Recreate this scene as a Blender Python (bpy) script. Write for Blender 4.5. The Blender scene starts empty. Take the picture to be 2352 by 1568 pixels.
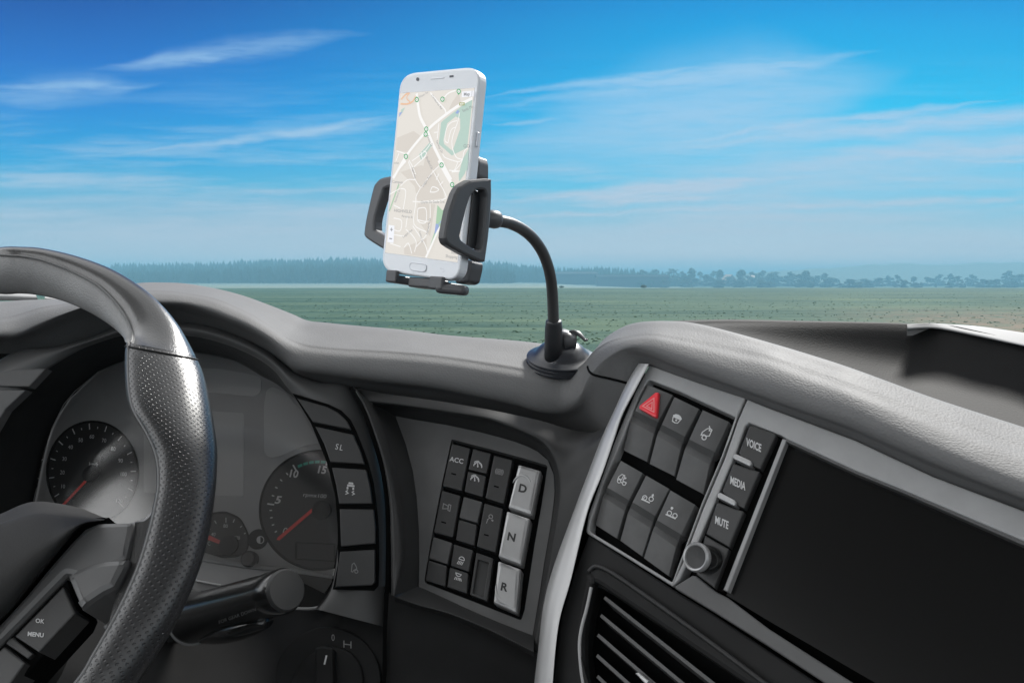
import bpy, bmesh, math, random
from mathutils import Vector, Matrix
R_ = math.radians
random.seed(7)
scene = bpy.context.scene
COL = scene.collection
# ------------------------------------------------------------------ camera
W, H = 2352.0, 1568.0                      # measuring grid used for sight lines
FPX = W * 28.0 / 36.0                      # 28 mm lens
PITCH = math.atan((784 - 643) / FPX)
CAM = Vector((0, 0, 2.3))
FW = Vector((0, math.cos(PITCH), -math.sin(PITCH)))
UP = Vector((0, math.sin(PITCH), math.cos(PITCH)))
RT = Vector((1, 0, 0))
cd = bpy.data.cameras.new('camera'); cam = bpy.data.objects.new('camera', cd); COL.objects.link(cam)
cd.lens = 28; cd.sensor_width = 36; cd.clip_start = 0.02; cd.clip_end = 9000
cam.location = CAM; cam.rotation_euler = (math.pi / 2 - PITCH, 0, 0)
scene.camera = cam
def ray(x, y): return FW + RT * ((x - W / 2) / FPX) + UP * ((H / 2 - y) / FPX)
def at(x, y, d): return CAM + ray(x, y) * d
# ------------------------------------------------------------------ render / colour
scene.render.engine = 'CYCLES'
scene.cycles.use_denoising = True
scene.cycles.max_bounces = 6; scene.cycles.diffuse_bounces = 3; scene.cycles.glossy_bounces = 3
scene.cycles.volume_bounces = 0; scene.cycles.transparent_max_bounces = 8
scene.cycles.caustics_reflective = False; scene.cycles.caustics_refractive = False
vs = scene.view_settings
vs.view_transform = 'Standard'; vs.look = 'None'; vs.exposure = 0.55; vs.gamma = 1.0
# ------------------------------------------------------------------ sun
SUN_EL, SUN_AZ = R_(42), R_(32)           # azimuth clockwise from +Y: ahead and to the right
sd = bpy.data.lights.new('sun', 'SUN'); sun = bpy.data.objects.new('sun', sd); COL.objects.link(sun)
sd.energy = 5.0; sd.angle = R_(13); sd.color = (1.0, 0.98, 0.94)
SUN_DIR = Vector((math.sin(SUN_AZ) * math.cos(SUN_EL), math.cos(SUN_AZ) * math.cos(SUN_EL), math.sin(SUN_EL)))
sun.rotation_euler = SUN_DIR.to_track_quat('Z', 'Y').to_euler()
# ------------------------------------------------------------------ node helpers
def lin(c):
    f = lambda v: (v / 255) / 12.92 if v / 255 <= 0.04045 else ((v / 255 + 0.055) / 1.055) ** 2.4
    return (f(c[0]), f(c[1]), f(c[2]), 1.0)
class N:
    def __init__(s, nt): s.nt = nt; s.n = nt.nodes; s.l = nt.links
    def new(s, t, **k):
        nd = s.n.new(t)
        for a, v in k.items(): setattr(nd, a, v)
        return nd
    def put(s, sock, v):
        if isinstance(v, bpy.types.NodeSocket): s.l.new(v, sock)
        elif v is not None:
            try: sock.default_value = v
            except Exception: sock.default_value = tuple(v)
    def math(s, op, a, b=None, c=None, clamp=False):
        nd = s.new('ShaderNodeMath', operation=op); nd.use_clamp = clamp
        s.put(nd.inputs[0], a)
        if b is not None: s.put(nd.inputs[1], b)
        if c is not None: s.put(nd.inputs[2], c)
        return nd.outputs[0]
    def vmath(s, op, a, b=None):
        nd = s.new('ShaderNodeVectorMath', operation=op); s.put(nd.inputs[0], a)
        if b is not None: s.put(nd.inputs[1], b)
        return nd.outputs['Value'] if op in ('DOT_PRODUCT', 'LENGTH', 'DISTANCE') else nd.outputs[0]
    def mix(s, f, a, b, blend='MIX'):
        nd = s.new('ShaderNodeMix', data_type='RGBA', blend_type=blend)
        s.put(nd.inputs[0], f); s.put(nd.inputs[6], a); s.put(nd.inputs[7], b)
        return nd.outputs[2]
    def smooth(s, v, lo, hi, tlo=0.0, thi=1.0):
        nd = s.new('ShaderNodeMapRange', interpolation_type='SMOOTHSTEP'); nd.clamp = True
        s.put(nd.inputs[0], v)
        for i, q in enumerate((lo, hi, tlo, thi)): nd.inputs[i + 1].default_value = q
        return nd.outputs[0]
    def ramp(s, f, stops, interp='LINEAR'):
        nd = s.new('ShaderNodeValToRGB'); cr = nd.color_ramp; cr.interpolation = interp
        while len(cr.elements) > 1: cr.elements.remove(cr.elements[0])
        cr.elements[0].position = stops[0][0]; cr.elements[0].color = stops[0][1]
        for p, c in stops[1:]:
            e = cr.elements.new(p); e.color = c
        s.put(nd.inputs[0], f); return nd.outputs[0]
    def noise(s, vec, scale, detail=3, rough=0.55, w=None):
        nd = s.new('ShaderNodeTexNoise'); s.put(nd.inputs['Vector'], vec)
        nd.inputs['Scale'].default_value = scale; nd.inputs['Detail'].default_value = detail; nd.inputs['Roughness'].default_value = rough
        return nd.outputs['Fac']
    def comb(s, x, y, z):
        nd = s.new('ShaderNodeCombineXYZ')
        for i, v in enumerate((x, y, z)): s.put(nd.inputs[i], v)
        return nd.outputs[0]
# ------------------------------------------------------------------ sky
world = bpy.data.worlds.new('World'); scene.world = world; world.use_nodes = True
def build_sky():
    g = N(world.node_tree); g.n.clear()
    out = g.new('ShaderNodeOutputWorld'); bg = g.new('ShaderNodeBackground'); g.l.new(bg.outputs[0], out.inputs[0])
    tc = g.new('ShaderNodeTexCoord'); dirv = g.vmath('NORMALIZE', tc.outputs['Generated'])
    sp = g.new('ShaderNodeSeparateXYZ'); g.l.new(dirv, sp.inputs[0]); X, Y, Z = sp.outputs
    sky = g.new('ShaderNodeTexSky', sky_type='NISHITA'); sky.sun_disc = False
    sky.sun_elevation = SUN_EL; sky.sun_rotation = SUN_AZ; sky.altitude = 100; sky.air_density = 1.2; sky.dust_density = 1.5; sky.ozone_density = 3
    yy = g.math('MAXIMUM', Y, 0.12)
    px = g.math('DIVIDE', X, yy); pz = g.math('DIVIDE', Z, yy)
    K = 10.0 / 1.46          # Background strength 0.1 and the exposure above
    def st(l): return [(p, tuple(v * K for v in lin(c)[:3]) + (1,)) for p, c in l]
    e = g.math('MULTIPLY', pz, 1.0)
    left = g.ramp(e, st([(0.0, (238, 236, 236)), (0.03, (216, 216, 224)), (0.07, (160, 192, 214)), (0.115, (84, 180, 222)), (0.15, (0, 164, 226)), (0.21, (0, 138, 220)), (0.27, (0, 108, 202)), (0.36, (0, 70, 162)), (0.6, (0, 60, 140)), (1.0, (30, 80, 150))]))
    right = g.ramp(e, st([(0.0, (248, 240, 238)), (0.03, (236, 230, 234)), (0.07, (166, 208, 228)), (0.115, (104, 206, 242)), (0.17, (70, 204, 248)), (0.215, (0, 194, 246)), (0.26, (0, 180, 238)), (0.31, (0, 166, 232)), (0.36, (0, 142, 220)), (0.6, (0, 95, 175)), (1.0, (30, 80, 150))]))
    f = g.smooth(px, -0.55, 0.45)
    base = g.mix(f, left, right)
    # cirrus: a streaky field plus individual wisps laid out by direction
    p = g.comb(px, pz, 0.0)
    mp = g.new('ShaderNodeMapping'); g.l.new(p, mp.inputs[0]); mp.inputs['Rotation'].default_value = (0, 0, R_(-9)); mp.inputs['Scale'].default_value = (2.2, 26, 1)
    n1 = g.noise(mp.outputs[0], 1.6, 6, 0.62)
    mp2 = g.new('ShaderNodeMapping'); g.l.new(p, mp2.inputs[0]); mp2.inputs['Rotation'].default_value = (0, 0, R_(-7)); mp2.inputs['Scale'].default_value = (7, 60, 1)
    n2 = g.noise(mp2.outputs[0], 2.2, 5, 0.65)
    warp = g.math('MULTIPLY', g.math('SUBTRACT', g.noise(p, 9, 3, 0.6), 0.5), 0.022)
    pzw = g.math('ADD', pz, warp)
    veil = g.math('MULTIPLY', g.smooth(n1, 0.40, 0.70), g.smooth(pz, 0.30, 0.08))
    veil = g.math('MULTIPLY', veil, 0.6)
    def wisp(x0, y0, x1, y1, wpx, amt, power=1.0, tail=0.5):
        r0, r1 = ray(x0, y0), ray(x1, y1)
        a = Vector((r0.x / r0.y, r0.z / r0.y)); b = Vector((r1.x / r1.y, r1.z / r1.y))
        ax = (b - a); L = ax.length; ax /= L; nx = Vector((-ax.y, ax.x)); w = wpx / FPX
        dx = g.math('SUBTRACT', px, a.x); dz = g.math('SUBTRACT', pzw, a.y)
        t = g.math('DIVIDE', g.math('ADD', g.math('MULTIPLY', dx, ax.x), g.math('MULTIPLY', dz, ax.y)), L)
        c = g.math('DIVIDE', g.math('ADD', g.math('MULTIPLY', dx, nx.x), g.math('MULTIPLY', dz, nx.y)), w)
        env = g.math('MULTIPLY', g.smooth(t, 0.0, tail), g.smooth(t, 1.0, 1.0 - tail * 0.7))
        # width swells in the middle
        cc = g.math('DIVIDE', c, g.math('ADD', g.math('MULTIPLY', env, 0.85), 0.15))
        m = g.smooth(g.math('ABSOLUTE', cc), 1.0, 0.0)
        tex = g.smooth(n2, 0.25, 0.60, 0.7 if wpx > 100 else 0.35, 1.0)
        return g.math('MULTIPLY', g.math('MULTIPLY', m, tex), g.math('MULTIPLY', g.math('POWER', env, 0.5), min(amt * 1.15, 1.0)))
    ws = [wisp(170, 168, 860, 72, 40, 0.34), wisp(235, 152, 560, 128, 24, 0.34), wisp(-160, 226, 385, 190, 40, 0.36), wisp(-60, 206, 350, 196, 16, 0.25),
          wisp(250, 364, 930, 262, 16, 0.55), wisp(560, 325, 960, 268, 22, 0.3), wisp(-200, 430, 460, 408, 26, 0.45), wisp(-150, 470, 700, 440, 26, 0.3),
          wisp(1080, 228, 1640, 150, 16, 0.55), wisp(1100, 250, 2030, 120, 34, 0.5, tail=0.4), wisp(1100, 286, 1300, 276, 8, 0.4), wisp(1050, 360, 2100, 170, 190, 0.62), wisp(1250, 470, 2700, 300, 120, 0.45), wisp(900, 560, 2600, 520, 60, 0.3), wisp(-300, 560, 1200, 500, 60, 0.3),
          wisp(1500, 330, 2330, 226, 18, 0.7), wisp(1500, 345, 2700, 225, 34, 0.75), wisp(1560, 395, 2900, 290, 46, 0.55),
          wisp(1080, 470, 1870, 404, 30, 0.85), wisp(1260, 475, 1700, 448, 16, 0.7), wisp(1100, 500, 2700, 440, 15, 0.65), wisp(1080, 540, 2500, 470, 34, 0.4), wisp(1130, 500, 1420, 488, 10, 0.5),
          wisp(200, 520, 1300, 470, 60, 0.25), wisp(2080, 372, 2600, 368, 7, 0.5)]
    tot = veil
    for w_ in ws: tot = g.math('MAXIMUM', tot, w_) if w_ is ws[0] else g.math('ADD', tot, g.math('MULTIPLY', w_, g.math('SUBTRACT', 1.0, g.math('MULTIPLY', tot, 0.8))))
    tot = g.math('MINIMUM', tot, 0.92)
    ccol = g.mix(g.smooth(pz, 0.02, 0.26), tuple(v * K for v in lin((206, 210, 222))[:3]) + (1,), tuple(v * K for v in lin((168, 208, 240))[:3]) + (1,))
    front = g.mix(tot, base, ccol)
    front = g.mix(0.003, front, sky.outputs[0])
    # added bright cloud, out of view overhead, behind and left, to light the interior
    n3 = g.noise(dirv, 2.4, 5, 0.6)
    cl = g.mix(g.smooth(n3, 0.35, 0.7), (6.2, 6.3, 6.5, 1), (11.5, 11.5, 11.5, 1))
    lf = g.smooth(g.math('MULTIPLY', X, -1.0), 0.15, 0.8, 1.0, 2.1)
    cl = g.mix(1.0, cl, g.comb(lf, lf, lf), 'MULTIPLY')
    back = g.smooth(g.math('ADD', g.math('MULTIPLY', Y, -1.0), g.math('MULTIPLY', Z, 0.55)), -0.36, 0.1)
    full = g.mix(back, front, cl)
    full = g.mix(g.smooth(Z, 0.0, -0.12), full, (1.2, 1.5, 1.4, 1))
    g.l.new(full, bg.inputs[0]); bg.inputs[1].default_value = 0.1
build_sky()
# ------------------------------------------------------------------ materials
def mat(name, col, rough=0.5, grain=None, metal=0.0, spec=0.5, coat=0.0, vary=0.0, sheen=0.0, emit=None):
    m = bpy.data.materials.new(name); m.use_nodes = True; g = N(m.node_tree)
    b = g.n['Principled BSDF']
    c = tuple(col) if len(col) == 4 else tuple(col) + (1,)
    b.inputs['Base Color'].default_value = c; b.inputs['Roughness'].default_value = rough; b.inputs['Metallic'].default_value = metal
    b.inputs['Specular IOR Level'].default_value = spec; b.inputs['Coat Weight'].default_value = coat; b.inputs['Coat Roughness'].default_value = 0.15
    b.inputs['Sheen Weight'].default_value = sheen
    tc = g.new('ShaderNodeTexCoord'); ob = tc.outputs['Object']
    if vary:
        n = g.noise(ob, 35, 4, 0.6)
        g.l.new(g.mix(g.smooth(n, 0.3, 0.7), tuple(v * (1 - vary) for v in c[:3]) + (1,), tuple(v * (1 + vary) for v in c[:3]) + (1,)), b.inputs['Base Color'])
        g.l.new(g.math('ADD', g.math('MULTIPLY', g.math('SUBTRACT', g.noise(ob, 60, 4), 0.5), 0.10), rough), b.inputs['Roughness'])
    if grain:
        kind, sc, dist = grain
        bp = g.new('ShaderNodeBump'); bp.inputs['Strength'].default_value = 1.0; bp.inputs['Distance'].default_value = dist
        if kind == 'leather':
            vo = g.new('ShaderNodeTexVoronoi', feature='SMOOTH_F1'); vo.inputs['Scale'].default_value = sc; vo.inputs['Smoothness'].default_value = 0.5
            wv = g.new('ShaderNodeVectorMath', operation='SCALE'); g.l.new(g.comb(g.noise(ob, sc * 0.6, 2), g.noise(ob, sc * 0.55, 2), g.noise(ob, sc * 0.5, 2)), wv.inputs[0]); wv.inputs['Scale'].default_value = 0.9 / sc
            g.l.new(g.vmath('ADD', ob, wv.outputs[0]), vo.inputs['Vector'])
            h = g.math('SUBTRACT', 1.0, vo.outputs['Distance'])
            h = g.math('ADD', h, g.math('MULTIPLY', g.noise(ob, sc * 1.7, 2), 0.25))
        else:
            h = g.noise(ob, sc, 3, 0.6)
        g.l.new(h, bp.inputs['Height']); g.l.new(bp.outputs[0], b.inputs['Normal'])
    if emit:
        b.inputs['Emission Color'].default_value = tuple(emit[0]) + (1,); b.inputs['Emission Strength'].default_value = emit[1]
    return m
gray = lambda v: (v, v, v)
M = {}
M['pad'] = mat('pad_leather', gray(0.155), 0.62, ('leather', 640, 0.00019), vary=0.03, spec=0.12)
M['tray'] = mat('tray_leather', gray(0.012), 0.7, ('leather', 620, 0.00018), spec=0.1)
M['white'] = mat('white_plastic', gray(0.3), 0.7, spec=0.1)
M['trimgray'] = mat('bezel_plastic', gray(0.34), 0.5, ('fine', 1600, 0.0001), vary=0.06)
M['ring'] = mat('ring_plastic', gray(0.085), 0.5, ('fine', 1600, 0.0001), vary=0.06)
M['panel'] = mat('panel_plastic', gray(0.085), 0.55, ('fine', 1500, 0.00012), vary=0.08)
M['moulding'] = mat('moulding_plastic', gray(0.022), 0.55, ('fine', 1500, 0.00012), vary=0.08, spec=0.4)
M['dark'] = mat('dark_plastic', gray(0.014), 0.6, ('fine', 1500, 0.0001), vary=0.1, spec=0.18)
M['black'] = mat('black_gap', gray(0.004), 0.8, spec=0.05)
M['button'] = mat('button_plastic', gray(0.035), 0.42, ('fine', 1800, 0.00006), vary=0.12)
M['rocker'] = mat('rocker_plastic', gray(0.085), 0.45, ('fine', 1800, 0.00006), spec=0.3, vary=0.12)
M['silver'] = mat('silver_trim', gray(0.44), 0.36, None, metal=0.4)
M['gear'] = mat('gear_button_silver', gray(0.44), 0.4, ('fine', 1200, 0.00003), metal=0.4, vary=0.05)
M['ink'] = mat('white_ink', gray(0.54), 0.5)
M['inkdim'] = mat('grey_ink', gray(0.22), 0.5)
M['inkdark'] = mat('dark_ink', gray(0.03), 0.5)
M['green'] = mat('green_ink', (0.03, 0.30, 0.21), 0.5)
M['red'] = mat('red_plastic', (0.85, 0.035, 0.05), 0.25, coat=0.4)
M['redpale'] = mat('pale_red_ink', (0.85, 0.28, 0.28), 0.4)
M['needle'] = mat('needle_red', (0.7, 0.03, 0.02), 0.4)
M['face'] = mat('cluster_face', gray(0.28), 0.4, ('fine', 900, 0.00006), vary=0.05)
M['window'] = mat('lamp_window', gray(0.38), 0.3)
M['dial'] = mat('dial_face', gray(0.012), 0.5, ('fine', 1500, 0.00004))
M['screen'] = mat('dark_screen', gray(0.005), 0.24, spec=0.28)
M['wheel'] = mat('wheel_leather', gray(0.04), 0.3, ('leather', 900, 0.00012), vary=0.05, coat=0.5)
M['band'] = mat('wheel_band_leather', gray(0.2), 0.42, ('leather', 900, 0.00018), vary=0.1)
M['spoke'] = mat('spoke_plastic', gray(0.12), 0.38, ('fine', 1500, 0.00005), vary=0.05)
M['hub'] = mat('hub_plastic', gray(0.025), 0.6, ('leather', 900, 0.00005), vary=0.06, spec=0.15)
M['stitch'] = mat('stitch_thread', gray(0.16), 0.6, ('fine', 900, 0.0004))
M['gloss'] = mat('gloss_black', gray(0.012), 0.22, coat=0.3)
M['stalkcap'] = mat('stalk_cap', gray(0.05), 0.5, spec=0.3)
M['mount'] = mat('mount_plastic', (0.08, 0.081, 0.086), 0.42, ('fine', 2200, 0.00004))
M['mountdark'] = mat('mount_dark', (0.02, 0.021, 0.024), 0.4)
M['cup'] = mat('cup_rubber', (0.028, 0.03, 0.036), 0.3)
M['neck'] = mat('neck_rubber', gray(0.05), 0.45, ('fine', 1800, 0.00006))
M['phone'] = mat('phone_white', (0.88, 0.91, 0.95), 0.22, coat=0.3)
M['phoneside'] = mat('phone_metal', (0.72, 0.74, 0.78), 0.3, metal=0.2)
M['phonedark'] = mat('phone_lens', (0.02, 0.03, 0.06), 0.15)
def em(name, c, k=0.63):
    return mat(name, (0.02, 0.02, 0.02), 0.3, spec=0.3, emit=(lin(c)[:3], k))
M['map'] = em('map_land', (229, 224, 216)); M['map2'] = em('map_block', (217, 210, 201)); M['road'] = em('map_road', (250, 249, 247))
M['park'] = em('map_park', (181, 208, 197)); M['park2'] = em('map_grass', (166, 202, 168)); M['water'] = em('map_water', (150, 170, 220))
M['motorway'] = em('map_motorway', (240, 196, 160)); M['motoredge'] = em('map_motorway_edge', (224, 150, 100)); M['maptext'] = em('map_text', (138, 140, 144)); M['pin'] = em('map_pin', (24, 160, 92)); M['pinw'] = em('map_pin_white', (246, 250, 246)); M['shield'] = em('map_shield', (150, 160, 70))
M['mapui'] = em('map_button', (244, 246, 252)); M['maphud'] = em('map_hairline', (190, 192, 196))
def perforated():
    m = bpy.data.materials.new('perforated_leather'); m.use_nodes = True; g = N(m.node_tree); b = g.n['Principled BSDF']
    b.inputs['Base Color'].default_value = (0.03, 0.03, 0.031, 1); b.inputs['Roughness'].default_value = 0.3; b.inputs['Coat Weight'].default_value = 0.2; b.inputs['Coat Roughness'].default_value = 0.25
    uv = g.new('ShaderNodeUVMap'); tc = g.new('ShaderNodeTexCoord')
    p = g.vmath('SCALE', uv.outputs[0]); p.node.inputs['Scale'].default_value = 1 / 0.0042
    def cell(off):
        q = g.vmath('FRACTION', g.vmath('ADD', p, (off, off, 0))); q = g.vmath('SUBTRACT', q, (0.5, 0.5, 0))
        return g.vmath('LENGTH', q)
    d = g.math('MINIMUM', cell(0.0), cell(0.5))
    hole = g.smooth(d, 0.19, 0.08)
    h = g.math('SUBTRACT', g.math('MULTIPLY', g.noise(tc.outputs['Object'], 1500, 3), 0.12), hole)
    bp = g.new('ShaderNodeBump'); bp.inputs['Distance'].default_value = 0.0007; g.l.new(h, bp.inputs['Height']); g.l.new(bp.outputs[0], b.inputs['Normal'])
    return m
M['perf'] = perforated()
# ------------------------------------------------------------------ object helpers
def tag(o, label=None, cat=None, group=None, kind=None):
    if label: o['label'] = label
    if cat: o['category'] = cat
    if group: o['group'] = group
    if kind: o['kind'] = kind
    return o
def thing(name, label, cat, loc, group=None):
    o = bpy.data.objects.new(name, None); COL.objects.link(o); o.location = loc; o.empty_display_size = 0.05
    return tag(o, label, cat, group)
def base_of(parent):
    b = Vector((0, 0, 0)); p = parent
    while p is not None: b += p.location; p = p.parent
    return b
def obj(name, verts, faces, m, parent=None, smooth=False, uvs=None, label=None):
    b = base_of(parent)
    me = bpy.data.meshes.new(name); me.from_pydata([tuple(Vector(v) - b) for v in verts], [], faces)
    if uvs:
        ul = me.uv_layers.new(name='UVMap')
        for poly in me.polygons:
            for li, vi in zip(poly.loop_indices, poly.vertices): ul.data[li].uv = uvs[vi]
    bm = bmesh.new(); bm.from_mesh(me); bmesh.ops.recalc_face_normals(bm, faces=bm.faces) if smooth != 'keep' else None
    bm.to_mesh(me); bm.free()
    if smooth: me.polygons.foreach_set('use_smooth', [True] * len(me.polygons))
    me.materials.append(m)
    o = bpy.data.objects.new(name, me); COL.objects.link(o)
    if parent: o.parent = parent
    if label: o['label'] = label
    return o
class MB:
    def __init__(s): s.v = []; s.f = []
    def add(s, v, f):
        k = len(s.v); s.v += [Vector(q) for q in v]; s.f += [tuple(i + k for i in q) for q in f]
    def box(s, c, ax, ay, az, sx, sy, sz):
        c = Vector(c); P = []
        for i in (-1, 1):
            for j in (-1, 1):
                for k in (-1, 1): P.append(c + ax * (sx / 2 * i) + ay * (sy / 2 * j) + az * (sz / 2 * k))
        s.add(P, [(0, 1, 3, 2), (4, 6, 7, 5), (0, 4, 5, 1), (2, 3, 7, 6), (0, 2, 6, 4), (1, 5, 7, 3)])
    def build(s, name, m, parent=None, bevel=0, smooth=False, label=None):
        o = obj(name, s.v, s.f, m, parent, smooth, label=label)
        if bevel:
            md = o.modifiers.new('bevel', 'BEVEL'); md.width = bevel; md.segments = 3; md.limit_method = 'ANGLE'
        return o
class Plane:
    def __init__(s, *q):
        P = [at(*t) for t in q] if len(q[0]) == 3 and not isinstance(q[0], Vector) else None
        if P is None: s.p, s.n = q[0], q[1].normalized()
        else:
            s.p = P[0]; s.n = (P[1] - P[0]).cross(P[2] - P[0]).normalized()
        if s.n.dot(CAM - s.p) < 0: s.n = -s.n
        s.a = (RT - s.n * RT.dot(s.n)).normalized(); s.b = s.n.cross(s.a)   # a right, b up
    def shift(s, k): return Plane(s.p + s.n * k, s.n)
    def hit(s, x, y, off=0.0):
        r = ray(x, y); t = (s.p + s.n * off - CAM).dot(s.n) / r.dot(s.n); return CAM + r * t
    def depth(s, x, y): return (s.hit(x, y) - CAM).dot(FW)
    def to2(s, P): d = P - s.p; return Vector((d.dot(s.a), d.dot(s.b)))
    def to3(s, q, off): return s.p + s.a * q[0] + s.b * q[1] + s.n * off
def rnd(poly, r, seg=4):
    """round the corners of a pixel polygon; r a number or a list"""
    if not r: return [Vector(p) for p in poly]
    out = []; n = len(poly)
    for i in range(n):
        p = Vector(poly[i]); a = Vector(poly[i - 1]) - p; b = Vector(poly[(i + 1) % n]) - p
        rr = r[i] if isinstance(r, (list, tuple)) else r
        if not rr: out.append(p); continue
        k = min(rr, a.length * 0.45, b.length * 0.45); A = p + a.normalized() * k; B = p + b.normalized() * k
        for j in range(seg + 1):
            t = j / seg; out.append(A * (1 - t) ** 2 + p * 2 * t * (1 - t) + B * t * t)
    return out
def spline(pts, n=6, closed=False):
    pts = [Vector(p) for p in pts]; N_ = len(pts); out = []
    rng = range(N_ if closed else N_ - 1)
    for i in rng:
        if closed: p0, p1, p2, p3 = pts[i - 1], pts[i], pts[(i + 1) % N_], pts[(i + 2) % N_]
        else: p0, p1, p2, p3 = pts[max(i - 1, 0)], pts[i], pts[i + 1], pts[min(i + 2, N_ - 1)]
        for j in range(n):
            t = j / n
            out.append(0.5 * ((2 * p1) + (p2 - p0) * t + (2 * p0 - 5 * p1 + 4 * p2 - p3) * t * t + (3 * p1 - p0 - 3 * p2 + p3) * t ** 3))
    if not closed: out.append(pts[-1])
    return out
def offset2(poly, k):
    n = len(poly); A = sum(poly[i].x * poly[(i + 1) % n].y - poly[(i + 1) % n].x * poly[i].y for i in range(n))
    sg = 1 if A > 0 else -1; out = []
    for i in range(n):
        p = poly[i]; e1 = (p - poly[i - 1]); e2 = (poly[(i + 1) % n] - p)
        if e1.length < 1e-9 or e2.length < 1e-9: out.append(p.copy()); continue
        e1.normalize(); e2.normalize()
        n1 = Vector((-e1.y, e1.x)) * sg; n2 = Vector((-e2.y, e2.x)) * sg
        m = n1 + n2
        if m.length < 1e-6: m = n1
        m.normalize(); c = max(m.dot(n1), 0.35); out.append(p + m * (k / c))
    return out
def slab(name, pl, poly, top, bot, m, parent, bevel=0.0008, r=0, holes=(), smooth=False, label=None, crown=0.0):
    """a plate on plane pl with the given outline, real thickness (top..bot along the normal) and a bevelled edge"""
    loops = [rnd(poly, r)] + [rnd(h[0], h[1]) for h in holes]
    V, F, top_loops = [], [], []
    bm = bmesh.new()
    for li, lp in enumerate(loops):
        q = [pl.to2(pl.hit(p[0], p[1], top)) for p in lp]
        k = bevel if li == 0 else -bevel
        rings = [[pl.to3(p, bot) for p in q], [pl.to3(p, top - bevel) for p in q], [pl.to3(p, top - bevel * 0.3) for p in offset2(q, k * 0.3)], [pl.to3(p, top) for p in offset2(q, k)]] if bevel else [[pl.to3(p, bot) for p in q], [pl.to3(p, top) for p in q]]
        rv = [[bm.verts.new(p) for p in rg] for rg in rings]; n = len(q)
        for a, b in zip(rv[:-1], rv[1:]):
            for i in range(n):
                try: bm.faces.new((a[i], a[(i + 1) % n], b[(i + 1) % n], b[i]))
                except Exception: pass
        top_loops.append(rv[-1])
    es = []
    for lp in top_loops:
        for i in range(len(lp)):
            e = bm.edges.get((lp[i], lp[(i + 1) % len(lp)])) or bm.edges.new((lp[i], lp[(i + 1) % len(lp)])); es.append(e)
    bmesh.ops.triangle_fill(bm, use_beauty=True, use_dissolve=False, edges=es, normal=pl.n)
    bmesh.ops.recalc_face_normals(bm, faces=bm.faces)
    b = base_of(parent); bmesh.ops.translate(bm, verts=bm.verts, vec=-b)
    me = bpy.data.meshes.new(name); bm.to_mesh(me); bm.free()
    # make sure the top faces the viewer
    for p in me.polygons:
        pass
    me.materials.append(m); o = bpy.data.objects.new(name, me); COL.objects.link(o)
    if parent: o.parent = parent
    if label: o['label'] = label
    return o
def loft(name, rows, nu, nv, m, parent, closed_v=False, smooth=True, label=None, caps=False):
    """rows: stations, each a list of world points; splined both ways into one smooth sheet"""
    R2 = []
    for r in rows:
        pts = [p if isinstance(p, Vector) else at(*p) for p in r]
        R2.append(spline(pts, nv, closed_v))
    nvv = len(R2[0]); cols = [spline([r[j] for r in R2], nu) for j in range(nvv)]
    V = []; F = []; nuu = len(cols[0])
    for j in range(nvv): V += cols[j]
    for j in range(nvv - (0 if closed_v else 1)):
        j2 = (j + 1) % nvv
        for i in range(nuu - 1): F.append((j * nuu + i, j * nuu + i + 1, j2 * nuu + i + 1, j2 * nuu + i))
    if caps and closed_v:
        F.append(tuple(j * nuu for j in range(nvv))); F.append(tuple(j * nuu + nuu - 1 for j in range(nvv)))
    return obj(name, V, F, m, parent, smooth, label=label)
def tube(name, pts, rad, m, parent, seg=20, smooth=True, caps=True, flat=1.0, label=None):
    pts = [Vector(p) for p in pts]; V = []; F = []; n = len(pts); up = None
    for i, p in enumerate(pts):
        t = (pts[min(i + 1, n - 1)] - pts[max(i - 1, 0)]).normalized()
        if up is None: up = Vector((0, 0, 1)) if abs(t.z) < 0.8 else Vector((0, 1, 0))
        s = t.cross(up).normalized(); u2 = s.cross(t).normalized(); up = u2
        r = rad[i] if isinstance(rad, (list, tuple)) else rad
        for k in range(seg):
            a = 2 * math.pi * k / seg; V.append(p + s * (math.cos(a) * r) + u2 * (math.sin(a) * r * flat))
    for i in range(n - 1):
        for k in range(seg): F.append((i * seg + k, i * seg + (k + 1) % seg, (i + 1) * seg + (k + 1) % seg, (i + 1) * seg + k))
    if caps: F.append(tuple(range(seg))); F.append(tuple((n - 1) * seg + k for k in range(seg)))
    return obj(name, V, F, m, parent, smooth, label=label)
def lathe(name, c, axis, prof, m, parent, seg=40, smooth=True, label=None, caps=True):
    """prof: (radius, height along axis)"""
    axis = axis.normalized(); t = Vector((1, 0, 0)) if abs(axis.x) < 0.8 else Vector((0, 1, 0))
    s = axis.cross(t).normalized(); u = axis.cross(s); V = []; F = []
    for r, h in prof:
        for k in range(seg):
            a = 2 * math.pi * k / seg; V.append(c + axis * h + (s * math.cos(a) + u * math.sin(a)) * max(r, 1e-5))
    for i in range(len(prof) - 1):
        for k in range(seg): F.append((i * seg + k, i * seg + (k + 1) % seg, (i + 1) * seg + (k + 1) % seg, (i + 1) * seg + k))
    if caps: F.append(tuple(range(seg))); F.append(tuple((len(prof) - 1) * seg + k for k in range(seg)))
    o = obj(name, V, F, m, parent, smooth, label=label)
    if smooth:
        md = o.modifiers.new('edges', 'EDGE_SPLIT'); md.split_angle = R_(38)
    return o
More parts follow.
